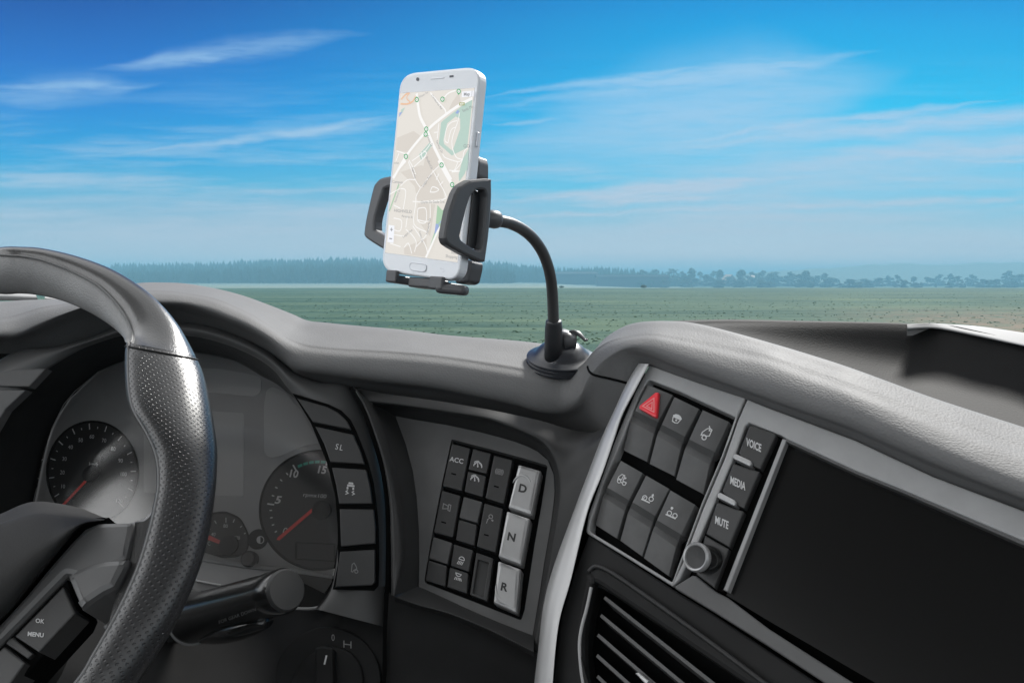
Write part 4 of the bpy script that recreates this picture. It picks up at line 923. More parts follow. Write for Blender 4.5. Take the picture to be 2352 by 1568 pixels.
def rim_sheet(name, secs, th0, th1, nth, m, scale=1.0, closed=False, notch=None, label=None):
    """sheet over part of the rim section; th 0 = outer edge, 90 = towards the driver, 180 = inner edge"""
    V, F, UV = [], [], []; L = 0; n = len(secs)
    for i, (c, h, d) in enumerate(secs):
        if i: L += (c - secs[i - 1][0]).length
        f0 = th0[i] if isinstance(th0, list) else th0; f1 = th1[i] if isinstance(th1, list) else th1; g_ = 0
        for k in range(nth):
            a = R_(f0 + (f1 - f0) * k / (nth - (0 if closed else 1))); s = scale[i] if isinstance(scale, list) else scale
            if notch: s = s * notch(k / (nth - 1))
            V.append(c + h * (math.cos(a) * s) + d * (math.sin(a) * s)); UV.append((L, h.length * a * 0.92))
    for i in range(n - 1):
        for k in range(nth if closed else nth - 1): F.append((i * nth + k, i * nth + (k + 1) % nth, (i + 1) * nth + (k + 1) % nth, (i + 1) * nth + k))
    return obj(name, V, F, m, sw_, True, UV, label)
up_secs = interp_sec([hid[-2], hid[-1]] + sections[:9], 8); nU = len(up_secs)
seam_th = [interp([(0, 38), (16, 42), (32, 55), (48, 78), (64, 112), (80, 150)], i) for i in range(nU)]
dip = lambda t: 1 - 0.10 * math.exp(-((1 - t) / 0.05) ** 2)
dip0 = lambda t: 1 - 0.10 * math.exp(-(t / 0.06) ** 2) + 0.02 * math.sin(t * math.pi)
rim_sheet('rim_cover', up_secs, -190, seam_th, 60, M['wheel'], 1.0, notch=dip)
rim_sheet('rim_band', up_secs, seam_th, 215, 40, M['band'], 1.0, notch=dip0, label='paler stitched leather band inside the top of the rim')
tube('stitching', [c + h * (math.cos(R_(t + 4)) * .97) + d * (math.sin(R_(t + 4)) * .97) for (c, h, d), t in zip(up_secs, seam_th)], .0009, M['stitch'], sw_, 6)
gr_secs = interp_sec(sections[8:] + hid[:4], 8)
sc = [0.985 + 0.03 * smoothstep(0, 5, i) for i in range(len(gr_secs))]
rim_sheet('grip', gr_secs, 0, 360, 72, M['perf'], sc, closed=True)
lo_secs = interp_sec(hid[3:], 4); rim_sheet('rim_cover', lo_secs, 0, 360, 40, M['wheel'], 1.0, closed=True)
tube('stitching', [c + h * (math.cos(R_(156)) * 1.0) + d * (math.sin(R_(156)) * 1.0) for (c, h, d) in gr_secs], .0010, M['stitch'], sw_, 6)
j = gr_secs[2]; tube('joint_ring', [j[0] + j[1] * (math.cos(R_(a)) * 1.0) + j[2] * (math.sin(R_(a)) * 1.0) for a in range(-90, 275, 6)], .0008, M['dark'], sw_, 6)
# spoke, hub and keys
PSP = PLW.shift(-.016)
slab('spoke_leather', PSP, [(300, 1196), (330, 1186), (350, 1164), (372, 1150), (385, 1180), (365, 1235), (345, 1300), (310, 1370), (275, 1420), (240, 1450), (250, 1405), (265, 1348), (290, 1283)], .003, -.02, M['wheel'], sw_, .003, 4)
slab('spoke', PSP, [(-60, 1490), (0, 1428), (60, 1362), (110, 1302), (160, 1245), (192, 1212), (225, 1198), (306, 1195), (307, 1205), (301, 1240), (291, 1283), (200, 1330), (150, 1318), (30, 1440), (-60, 1530)], .006, -.02, M['spoke'], sw_, .0035, 4)
slab('spoke_thumb_rest', PSP, [(151, 1322), (178, 1302), (205, 1292), (240, 1284), (291, 1280), (287, 1300), (262, 1347), (235, 1360), (205, 1380), (183, 1398)], .0095, -.02, M['spoke'], sw_, .004, 4)
slab('key_recess', PSP, [(-80, 1545), (0, 1470), (148, 1320), (152, 1322), (182, 1402), (172, 1425), (60, 1545), (-80, 1660)], .001, -.02, M['black'], sw_, .001, 3)
PKY = PSP
key = slab('key', PKY, [(145, 1345), (173, 1407), (89, 1497), (33, 1460)], .006, -.01, M['button'], sw_, .001, 3, label='key marked OK MENU')
slab('key', PKY, [(30, 1462), (21, 1466), (12, 1476), (63, 1512), (76, 1500)], .004, -.01, M['button'], sw_, .0008, 2, label='narrow spacer key')
slab('key', PKY, [(10, 1483), (58, 1521), (20, 1575), (-60, 1600), (-60, 1545)], .006, -.01, M['button'], sw_, .001, 3, label='lower key, mostly out of sight')
k = Ink(PKY, .0064); k.text('OK', (92, 1425), (9.5, 1.2), (-1, 9.5), bold=.02); k.text('MENU', (82, 1456), (9.5, .9), (-1, 9.5), bold=.035); k.build('lettering', M['ink'], key)
HB = [((-60, 1200), (-60, 1240), (-60, 1480)), ((0, 1180), (0, 1215), (-20, 1438)), ((50, 1158), (45, 1200), (30, 1388)), ((85, 1151), (85, 1190), (70, 1340)), ((130, 1155), (125, 1190), (110, 1293)), ((180, 1165), (165, 1192), (150, 1245)), ((215, 1178), (200, 1192), (185, 1208)), ((246, 1191), (240, 1193), (232, 1195))]
rows = []
for T, Rg, E_ in HB:
    dR = PSP.depth(*Rg); dE = PSP.depth(*E_); w = min(1, abs(T[0] - E_[0]) / 60 + abs(T[1] - E_[1]) / 120)
    mm = (Rg[0] * .45 + E_[0] * .55, Rg[1] * .45 + E_[1] * .55)
    rows.append([(T[0], T[1] + 25 * w, dR + .05), (T[0], T[1], dR + .03 * w), (T[0] * .4 + Rg[0] * .6, T[1] * .4 + Rg[1] * .6, dR + .002), (Rg[0], Rg[1], dR - .012 * w), (mm[0], mm[1], PSP.depth(*mm) - .022 * w), (E_[0], E_[1], dE - .012 * w), (E_[0] + 2, E_[1] + 3, dE + .01)])
loft('hub_cover', rows, 6, 5, M['hub'], sw_)
slab('hub_gap', PSP, [(250, 1188), (240, 1202), (200, 1215), (165, 1250), (110, 1308), (60, 1368), (0, 1432), (-60, 1490), (-60, 1440), (100, 1280), (180, 1190)], .0, -.02, M['black'], sw_, 0, 0)
tube('steering_column', [PSP.hit(-60, 1480, -.02), PSP.hit(-60, 1480, -.16)], [.05, .045], M['dark'], sw_, 32)
# the wheel's far half mirrors the near one
def mirror_parts():
    b = base_of(sw_); m0 = PLW.to3(Vector((WC2.x - .008, 0)), 0)
    for o in list(sw_.children):
        if o.name.split('.')[0] not in ('hub_cover', 'spoke', 'spoke_leather', 'spoke_thumb_rest', 'key_recess'): continue
        me = o.data; V = []
        for v in me.vertices:
            p = v.co + b; d = (p - m0).dot(PLW.a); V.append(p - PLW.a * (2 * d))
        q = obj(o.name.split('.')[0], V, [tuple(reversed(p.vertices)) for p in me.polygons], me.materials[0], sw_, smooth=bool(me.polygons[0].use_smooth))
    lathe('hub_core', PLW.to3(Vector((WC2.x - .008, WC2.y)), -.05), PLW.n, [(.066, 0), (.066, .018), (.058, .03), (.02, .036)], M['hub'], sw_, 48)
mirror_parts()
# ================================================================== STALK
st_ = thing('indicator_stalk', 'stubby black control stalk with a round grey end cap', 'stalk', at(560, 1400, .6))
p0, p1 = at(440, 1418, .665), at(655, 1355, .575)
ax = (p1 - p0).normalized(); Ls = (p1 - p0).length
prof = [(.010, -.07), (.015, -.045), (.0205, -.004), (.021, .0), (.0205, .006), (.0185, .02), (.0168, Ls * .6), (.0158, Ls * .82), (.0163, Ls * .88), (.0163, Ls * .985), (.0150, Ls)]
lathe('stalk_body', p0, ax, prof, M['gloss'], st_, 40)
lathe('end_cap', p1, ax, [(.0152, -.001), (.0150, .0015), (.0138, .003), (.0, .0036)], M['stalkcap'], st_, 40)
tube('stalk_collar', [p0 + ax * .002 + (ax.cross(Vector((0, 0, 1))).normalized() * math.cos(a) + Vector((0, 0, 1)).cross(ax.cross(Vector((0, 0, 1)))).normalized() * 0 + ax.cross(ax.cross(Vector((0, 0, 1))).normalized()).normalized() * math.sin(a)) * .0212 for a in [i * math.pi / 24 for i in range(49)]], .0012, M['trimgray'], st_, 6, caps=False)
pm = p0 + ax * (Ls * .5); nn_ = (CAM - pm).normalized(); nn_ = (nn_ - ax * nn_.dot(ax)).normalized(); dn_ = nn_.cross(ax).normalized(); dn_ = dn_ if dn_.z < 0 else -dn_
n3_ = nn_ * math.cos(R_(30)) + dn_ * math.sin(R_(30)); PLT = Plane(pm + n3_ * .0178, n3_)
k = Ink(PLT, .0006); k.text('FOR GEAR DOWN', (545, 1413), (7.2, -2.6), (1.2, 7.5), bold=.0); k.build('lettering', M['inkdim'], st_)
tube('column_lever', spline([at(470, 1462, .66), at(520, 1452, .63), at(570, 1438, .61), at(612, 1425, .60)], 5), [.007 + .005 * math.sin(math.pi * i / 15) for i in range(16)], M['gloss'], st_, 16, flat=.7)
# ================================================================== ROTARY LIGHT SWITCH
PLL = Plane((800, 1450, .652), (800, 1600, .622), (880, 1450, .648))
ls = thing('light_switch', 'rotary light switch marked with a zero low on the dark panel', 'switch', PLL.hit(755, 1560))
bz = slab('bezel_plate', PLL, arc((752, 1560), 122, 0, 360, 44)[:-1], .002, -.004, M['dark'], ls, .0012, 0)
slab('knob', PLL, [(722, 1486), (738, 1480), (764, 1486), (766, 1640), (722, 1640)], .016, 0, M['dark'], ls, .002, 5)
lathe('knob_base', PLL.hit(752, 1575, .002), PLL.n, [(.030, 0), (.029, .003), (.027, .004)], M['dark'], ls)
k = Ink(PLL, .0023); k.text('0', (765, 1463), (13, 1), (0, 15), wide=.85); ic = Icon(k, (798, 1479), (1, .12), (0, 1), 9, 2.2); ic.L((-.9, -.9), (-.9, .9), w=2.6); ic.L((.9, -.9), (.9, .9), w=2.6); ic.L((-.9, 0), (.9, 0)); k.build('markings', M['inkdim'], bz)
k = Ink(PLL, .0163); k.line([(750, 1504), (745, 1525)], 4); k.build('pointer_mark', M['ink'], ls)
# ================================================================== CONSOLE
# silver trim strip at the console's left edge
tl_ = [(1466, 834), (1438, 883), (1408, 948), (1383, 1003), (1351, 1086), (1317, 1176), (1272, 1301), (1249, 1388), (1237, 1488), (1227, 1575), (1217, 1690)]
tr_ = [(1491, 836), (1458, 898), (1430, 952), (1410, 1010), (1383, 1088), (1349, 1176), (1312, 1326), (1287, 1413), (1276, 1488), (1269, 1575), (1262, 1690)]
rows = []
for a, b in zip(tl_, tr_):
    d0 = PLC.depth(*a); d1 = PLC.depth(*b); m_ = ((a[0] + b[0]) / 2, (a[1] + b[1]) / 2)
    rows.append([(a[0], a[1], d0 + .02), (a[0] + 1, a[1], d0 - .001), (m_[0], m_[1], PLC.depth(*m_) - .006), (b[0] - 2, b[1], d1 - .007), (b[0], b[1], d1 - .005), (b[0] + 1, b[1], d1 + .012)])
loft('silver_trim', rows, 6, 4, M['silver'], dash)
con = thing('console_panel', 'grey console panel with six rocker switches including the red hazard triangle', 'switch panel', PLC.hit(1520, 1090))
pock = [(1490, 871), (1560, 898), (1690, 958), (1674, 1005), (1611, 1154), (1543, 1336), (1440, 1272), (1353, 1219), (1357, 1195), (1385, 1112), (1430, 1005), (1470, 905)]
slab('panel_face', PLC, [(1491, 838), (1551, 860), (1626, 886), (1712, 914), (1690, 966), (1660, 1050), (1612, 1165), (1562, 1300), (1545, 1346), (1440, 1280), (1345, 1222), (1352, 1180), (1384, 1090), (1412, 1010), (1459, 900)], .0, -.012, M['trimgray'], con, .001, [0, 0, 0, 3, 0, 0, 0, 0, 0, 0, 6, 0, 0, 0, 0], holes=[(pock, [5, 0, 5, 0, 0, 4, 0, 8, 0, 0, 0, 0])])
slab('pocket_floor', PLC, [(1485, 860), (1700, 950), (1550, 1350), (1340, 1225)], -.009, -.014, M['black'], con, 0, 0)
def rocker(q, label):
    """q: TL TR | cove upper L R | cove lower L R | bottom L R"""
    TL, TR, UL, UR, LL, LR, BL, BR = q; pl = PLC
    prof = [(TL, TR, -.009), (TL, TR, .0005), (TL, TR, .0018), (UL, UR, .0030), (UL, UR, .0022), (tuple((a * .5 + b * .5) for a, b in zip(UL, LL)), tuple((a * .5 + b * .5) for a, b in zip(UR, LR)), -.0022), (LL, LR, -.0002), (LL, LR, .0004), (BL, BR, -.002), (BL, BR, -.009)]
    k = [0, 0, .05, 0, 0.0, 0, 0, .03, 0, 0]; V = []; F = []; nS = 6
    P = []
    for i, (a, b, o) in enumerate(prof):
        row = []
        A_, B_ = pl.hit(a[0], a[1], o), pl.hit(b[0], b[1], o); e = (B_ - A_); u = e.normalized()
        bev = .0009
        row = [A_ - pl.n * (.009 + max(o, -.009)) , A_ - pl.n * bev, A_ + u * bev * .3 - pl.n * bev * .3, A_ + u * bev, B_ - u * bev, B_ - u * bev * .3 - pl.n * bev * .3, B_ - pl.n * bev, B_ - pl.n * (.009 + max(o, -.009))]
        P.append(row)
    nn = len(P[0])
    for r in P: V += r
    for i in range(len(P) - 1):
        for j in range(nn - 1): F.append((i * nn + j, i * nn + j + 1, (i + 1) * nn + j + 1, (i + 1) * nn + j))
    o = obj('rocker_switch', V, F, M['rocker'], con, True, label=label)
    md = o.modifiers.new('edges', 'EDGE_SPLIT'); md.split_angle = R_(30)
    return o
r1 = rocker([(1487, 883), (1545, 907), (1458, 942), (1511, 969), (1448, 967), (1502, 996), (1431, 1033), (1486, 1060)], 'hazard switch with a raised red triangle')
r2 = rocker([(1548, 911), (1606, 939), (1519, 974), (1573, 1002), (1508, 999), (1563, 1032), (1491, 1064), (1549, 1093)], 'switch with a windscreen heater symbol')
r3 = rocker([(1613, 941), (1675, 969), (1582, 1008), (1642, 1038), (1571, 1034), (1630, 1067), (1552, 1100), (1615, 1134)], 'switch with a tipping trailer symbol')
r4 = rocker([(1425, 1057), (1476, 1086), (1394, 1118), (1445, 1148), (1384, 1140), (1435, 1173), (1367, 1204), (1417, 1236)], 'switch with a tractor unit symbol')
r5 = rocker([(1483, 1091), (1537, 1122), (1452, 1152), (1505, 1184), (1441, 1178), (1495, 1213), (1424, 1240), (1475, 1277)], 'switch with an axle lift symbol')
r6 = rocker([(1539, 1125), (1597, 1159), (1508, 1193), (1565, 1227), (1498, 1218), (1553, 1256), (1478, 1280), (1536, 1322)], 'switch with an axle load symbol')
# symbols sit on the upper faces, which rise slightly from the console plane
def oplane(q):
    TL, TR, UL, UR = q; P = [PLC.hit(TL[0], TL[1], .0018), PLC.hit(TR[0], TR[1], .0018), PLC.hit(UL[0], UL[1], .0030)]
    n = (P[1] - P[0]).cross(P[2] - P[0]); n = n if n.dot(CAM - P[0]) > 0 else -n; return Plane(P[0], n)
pu = {1: oplane([(1487, 883), (1545, 907), (1458, 942), (1511, 969)]), 2: oplane([(1548, 911), (1606, 939), (1519, 974), (1573, 1002)]), 3: oplane([(1613, 941), (1675, 969), (1582, 1008), (1642, 1038)]), 4: oplane([(1425, 1057), (1476, 1086), (1394, 1118), (1445, 1148)]), 5: oplane([(1483, 1091), (1537, 1122), (1452, 1152), (1505, 1184)]), 6: oplane([(1539, 1125), (1597, 1159), (1508, 1193), (1565, 1227)])}
tri = slab('hazard_triangle', pu[1], [(1505, 900), (1513, 900), (1508, 957), (1501, 956), (1467, 937), (1468, 931)], .0030, -.0005, M['red'], r1, .0011, 2)
k = Ink(pu[1], .00325); k.line([(1502, 914), (1502, 946), (1476, 932)], 2.2, True); k.line([(1498, 923), (1497, 939), (1485, 932)], 2.0, True); k.build('triangle_outline', M['redpale'], tri)
def ic_(n, c, size, w, fn, sw__):
    k = Ink(pu[n], .0004); i = Icon(k, c, (1, .45), (-.42, 1), size, w); fn(i); k.build('icon', M['ink'], sw__)
def i2(i): i.P((-.9, -.35), (-.45, -.75), (.1, -.85), (.6, -.7), (1.0, -.3), (.75, .0), (-.65, -.0)); i.L((-.75, -.1), (-.55, .75), (.0, .85), (.5, .7), (.8, -.1)); i.D(.05, .3, .2)
ic_(2, (1554, 961), 12, 2.4, i2, r2)
def i3(i): i.L((.05, -1.3), (.3, -.95), (.75, -.85), (.75, .3), (.3, .55), (-.25, .5), (-.65, .75), (-.65, .2), (-.1, -.7), (.3, -.95)); i.A(.0, .95, .38); i.L((.4, -.9), (.35, -.55), (.65, -.6))
ic_(3, (1622, 993), 13, 2.5, i3, r3)
def i4(i): i.L((-.9, .5), (-.9, -.2), (-.5, -.9), (.1, -.9), (.15, .2), (1.0, .25)); i.A(-.5, .55, .32); i.A(.55, .55, .32); i.D(.05, .55, .14); i.L((-.1, -.9), (-.2, .1), (-.9, .1)); i.D(.4, -.5, .18); i.L((.05, .0), (.4, -.5))
ic_(4, (1430, 1101), 12, 2.0, i4, r4)
def i5(i): i.A(-.55, .2, .36); i.A(.5, -.05, .36); i.L((-1.0, .62), (.55, .62), w=3); i.P((.3, -.65), (.5, -1.0), (.75, -.65), (.62, -.6), (.62, -.45), (.42, -.45), (.42, -.6)); i.L((-.75, .35), (-.5, .05))
ic_(5, (1489, 1143), 14, 2.2, i5, r5)
def i6(i): i.A(-.5, .2, .36); i.A(.5, .2, .36); i.L((-1.0, .62), (.8, .62), w=3); i.P((-.65, -.85), (-.45, -.95), (-.2, -.85), (-.25, -.6), (-.42, -.42), (-.62, -.6))
ic_(6, (1545, 1178), 14, 2.2, i6, r6)
# ---- media unit
mu = thing('media_unit', 'console media player with a large dark screen, three keys and a round knob', 'media player', PLC.hit(2000, 1250))
slab('bezel', PLC, [(1716, 916), (1763, 935), (1860, 971), (1964, 1010), (2145, 1094), (2352, 1172), (2520, 1240), (2520, 1312), (2352, 1242), (2073, 1124), (1964, 1080), (1808, 1008), (1796, 1000), (1720, 970), (1712, 978), (1690, 1040), (1592, 1270), (1560, 1330), (1546, 1345), (1545, 1338), (1566, 1295), (1614, 1168), (1664, 1052), (1694, 966)], .001, -.01, M['trimgray'], mu, .0012, 0)
slab('bezel_lip', PLC, [(1808, 1005), (1964, 1077), (2073, 1121), (2352, 1239), (2520, 1308), (2520, 1322), (2352, 1252), (2073, 1131), (1964, 1087), (1806, 1014)], -.0005, -.01, M['panel'], mu, .0006, 0)
slab('screen', PLC, [(1800, 1008), (2073, 1126), (2352, 1245), (2560, 1330), (2560, 1800), (2352, 1720), (2012, 1568), (1764, 1424), (1668, 1366)], -.006, -.012, M['screen'], mu, 0, 0)
slab('screen_rail', PLC, [(1797, 1007), (1807, 1009), (1671, 1357), (1661, 1353)], .0, -.008, M['trimgray'], mu, .0006, 1)
slab('key_channel', PLC, [(1712, 972), (1722, 966), (1790, 990), (1800, 1004), (1662, 1360), (1640, 1352), (1590, 1316), (1612, 1240), (1640, 1160)], -.004, -.01, M['black'], mu, 0, 0)
def mkey(poly, txt, c, r):
    o = slab('key', PLC, poly, .002, -.006, M['button'], mu, .0009, r, label='key marked ' + txt)
    k = Ink(PLC, .0023); k.text(txt, c, (11.5, 5.2), (-1.5, 17), bold=.03, wide=.72); k.build('lettering', M['ink'], o)
mkey([(1722, 974), (1784, 996), (1747, 1077), (1722, 1066), (1696, 1040)], 'VOICE', (1731, 1021), [9, 6, 1, 4, 4])
mkey([(1684, 1063), (1745, 1083), (1709, 1167), (1684, 1155), (1658, 1128)], 'MEDIA', (1695, 1109), [6, 2, 1, 4, 4])
mkey([(1647, 1152), (1708, 1174), (1675, 1256), (1621, 1225)], 'MUTE', (1658, 1199), [6, 2, 1, 1])
for q in ([(1684, 1043), (1690, 1041), (1724, 1057), (1727, 1063), (1722, 1070), (1683, 1051)], [(1648, 1132), (1654, 1130), (1688, 1148), (1691, 1154), (1686, 1161), (1647, 1141)]):
    slab('divider_bar', PLC, q, .0045, -.004, M['silver'], mu, .0009, 2)
slab('knob_panel', PLC, [(1619, 1229), (1674, 1260), (1641, 1350), (1599, 1318)], .0012, -.006, M['button'], mu, .0008, 1)
kb = lathe('volume_knob', PLC.hit(1630, 1286, .0), (PLC.hit(1596, 1278, .018) - PLC.hit(1630, 1286, 0)).normalized(), [(.0093, 0), (.0093, .0135), (.0088, .0145)], M['gloss'], mu)
kax = (PLC.hit(1596, 1278, .018) - PLC.hit(1630, 1286, 0)).normalized(); kc = PLC.hit(1630, 1286, 0) + kax * ((PLC.hit(1596, 1278, .018) - PLC.hit(1630, 1286, 0)).length - .002)
lathe('knob_rim', kc, kax, [(.0090, -.003), (.0093, -.001), (.0093, .001), (.0084, .0022), (.0074, .0018), (.0070, .0006)], M['silver'], kb, caps=False)
lathe('knob_face', kc, kax, [(.0072, -.001), (.0070, .0008), (.004, .0001), (.0005, -.0004)], M['stalkcap'], kb)
# strip under the screen, and the console body
slab('console_strip', PLC, [(1548, 1346), (1590, 1320), (1600, 1322), (1642, 1356), (1672, 1372), (1764, 1442), (1961, 1568), (2150, 1690), (2040, 1690), (1894, 1568), (1764, 1483), (1640, 1405), (1552, 1352)], .001, -.01, M['ring'], mu, .001, 0)
slab('console_body', PLC, [(1352, 1226), (1440, 1284), (1550, 1355), (1640, 1410), (1764, 1492), (1890, 1575), (2060, 1700), (2500, 1990), (1500, 1990), (1200, 1900), (1266, 1600), (1288, 1413), (1320, 1310)], -.002, -.02, M['dark'], dash, .0015, 0, holes=[([(1362, 1340), (1400, 1360), (1700, 1562), (1900, 1700), (1800, 1900), (1420, 1800), (1345, 1590), (1333, 1477), (1345, 1400)], [10, 0, 0, 0, 0, 0, 0, 0, 0])])
slab('console_backing', PLC, [(1462, 850), (1560, 880), (1763, 960), (2520, 1290), (2520, 1900), (1500, 1900), (1236, 1800), (1260, 1450), (1330, 1180), (1400, 1000)], -.024, -.03, M['black'], dash, 0, 0)
# ---- air vent
av = thing('air_vent', 'dark console air vent with slanting horizontal slats', 'air vent', PLC.hit(1480, 1480))
vo = [(1350, 1312), (1362, 1302), (1386, 1301), (1450, 1340), (1580, 1432), (1716, 1530), (1860, 1640), (1960, 1720), (1900, 1860), (1440, 1790), (1352, 1600), (1322, 1480), (1330, 1400)]
vi = [(1360, 1345), (1366, 1338), (1400, 1358), (1700, 1562), (1860, 1675), (1800, 1830), (1450, 1760), (1352, 1590), (1338, 1477), (1346, 1400)]
slab('frame', PLC, spline(vo, 4, True), .0045, -.004, M['dark'], av, .003, 0, holes=[(spline(vi, 4, True), 0)])
tube('frame_edge', [PLC.hit(x, y, .004) for x, y in spline([(1358, 1348), (1348, 1395), (1336, 1440), (1331, 1480), (1334, 1530), (1342, 1580), (1356, 1630)], 5)], .0012, M['trimgray'], av, 8)
tube('frame_ridge', [PLC.hit(x, y, .0045) for x, y in spline([(1352, 1312), (1368, 1300), (1400, 1312), (1460, 1352), (1580, 1437), (1716, 1538), (1850, 1640)], 5)], .0016, M['moulding'], av, 8)
slab('vent_backing', PLC, [(1320, 1300), (2000, 1760), (1900, 1900), (1320, 1800)], -.022, -.026, M['black'], av, 0, 0)
for a, b in (((1388, 1371), (1760, 1665)), ((1380, 1412), (1740, 1712)), ((1373, 1457), (1720, 1758)), ((1371, 1504), (1690, 1790)), ((1372, 1552), (1640, 1810)), ((1380, 1605), (1600, 1830))):
    mb = MB(); A, B = PLC.hit(a[0], a[1], -.003), PLC.hit(b[0], b[1], -.003); u = (B - A).normalized(); w = u.cross(PLC.n).normalized()
    dn = (-PLC.n * .016 + Vector((0, 0, -.004))); th = w * .0011
    mb.add([A - th, B - th, B + th, A + th, A - th + dn, B - th + dn, B + th + dn, A + th + dn], [(0, 1, 2, 3), (4, 7, 6, 5), (0, 4, 5, 1), (1, 5, 6, 2), (2, 6, 7, 3), (3, 7, 4, 0)]); mb.build('slat', M['panel'], av)
slab('vent_tab', PLC, [(1459, 1545), (1466, 1543), (1490, 1562), (1484, 1572)], .002, -.006, M['silver'], av, .0006, 1)
# ---- dark body closing the dashboard off below and behind
slab('dash_body', Plane(at(1000, 1100, .93), Vector((0, -1, .12))), [(-600, 775), (100, 785), (300, 800), (800, 930), (1400, 960), (1700, 1000), (2700, 1350), (2700, 2300), (-600, 2300)], 0, -.02, M['black'], dash, 0, 0)
# ================================================================== PHONE AND MOUNT
def para(c, scale):
    Rm = np.array([[*ray(*c[0])], [*(-ray(*c[1]))], [*ray(*c[2])], [*(-ray(*c[3]))]]).T
    l = np.linalg.svd(Rm)[2][-1]; l = l / l.mean() * scale; return [at(p[0], p[1], float(d)) for p, d in zip(c, l)]
PC = para([(922, 171), (1103.5, 154), (1053, 647), (876.5, 622)], .585)
pn = (PC[1] - PC[0]).cross(PC[3] - PC[0]).normalized(); pn = pn if pn.dot(CAM - PC[0]) > 0 else -pn
PLP = Plane(PC[0], pn)
def z1(x, y): return ((900 + x / 5.2275) * .91875, (150 + y / 5.2275) * .91875)
def z2(x, y): return ((880 + x / 4.612) * .91875, (400 + y / 4.612) * .91875)
ph = thing('phone', 'white smartphone showing a street map, held upright in the mount', 'phone', PLP.hit(990, 400))
corner = [(922, 171), (1103.5, 154), (1053, 647), (876.5, 622)]
pu_ = (PC[0] - PC[3]).normalized(); pr_ = pn.cross(pu_) * -1; pr_ = pr_ if pr_.dot(RT) > 0 else -pr_
slab('body', PLP, rnd(corner, 36, 8), .0, -.0078, M['phone'], ph, .0012, 0)
slab('metal_frame', PLP, offset2(rnd(corner, 36, 8), -1.2), -.0016, -.0066, M['phoneside'], ph, .0006, 0)
scq = [(919, 213.7), (1090.5, 201.4), (1051, 603.6), (883.8, 581)]
scr = slab('screen', PLP, scq, .00012, -.001, M['maphud'], ph, 0, 0)
def ins(t): return [(p[0] + (985 - p[0]) * t, p[1] + (400 - p[1]) * t) for p in scq]
MAPL = []
def layer(name, m, off, fn): k = Ink(PLP, off); fn(k); MAPL.append((m, k))
layer('map_land', 'map', .00022, lambda k: k.poly(ins(.006)))
def blocks(k):
    for q in ([z1(1160, 650), z1(1330, 600), z1(1290, 430), z1(1200, 560)], [z2(560, 140), z2(800, 60), z2(930, 130), z2(800, 310), z2(740, 390), z2(720, 300)],
              [z2(800, 200), z2(960, 130), z2(1050, 300), z2(1060, 440), z2(760, 480), z2(740, 420)], [z2(760, 500), z2(960, 510), z2(900, 880), z2(760, 700), z2(745, 620)],
              [z1(870, 1180), z1(960, 1130), z1(1060, 1340), z1(960, 1460), z1(820, 1430)], [z2(600, 1010), z2(860, 900), z2(860, 1120), z2(600, 1085)], [z1(480, 1020), z1(700, 930), z1(800, 1000), z1(640, 1210), z1(470, 1180)]): k.poly(q)
layer('map_blocks', 'map2', .00030, blocks)
def park(k):
    k.poly([z1(1090, 790), z1(1440, 520), z1(1470, 510), z1(1400, 1150), z1(1200, 1250), z1(1030, 1100), z1(1060, 820)])
    k.poly([z1(1420, 1160), z1(1400, 1440), z1(1290, 1500), z1(1340, 1300)]); k.poly([z2(1340, 20), z2(1300, 160), z2(1235, 250), z2(1230, 170), z2(1270, 30)]); k.poly([z1(770, 1240), z1(910, 1080), z1(940, 1120), z1(800, 1310)]); k.poly([z1(540, 650), z1(590, 620), z1(560, 680), z1(520, 730)])
layer('map_parks', 'park', .00042, park)
layer('map_blocks', 'map', .00055, lambda k: k.poly([z1(1090, 1050), z1(1140, 830), z1(1250, 740), z1(1310, 770), z1(1310, 900), z1(1210, 1190), z1(1100, 1100)]))
def green(k): k.poly([z2(985, 520), z2(1040, 580), z2(1130, 540), z2(1110, 690), z2(1040, 740), z2(900, 1030), z2(885, 1040), z2(960, 800)]); k.line([z2(540, 280), z2(430, 590)], 4)
layer('map_green', 'park2', .00062, green)
def water(k): k.poly([z1(1245, 700), z1(1275, 655), z1(1300, 670), z1(1280, 705)]); k.poly([z2(965, 735), z2(1000, 740), z2(1000, 790), z2(950, 860)]); k.line([z2(1100, 630), z2(1040, 690), z2(1000, 740)], 2); k.poly([z1(515, 690), z1(555, 680), z1(510, 750)])
layer('map_water', 'water', .00070, water)
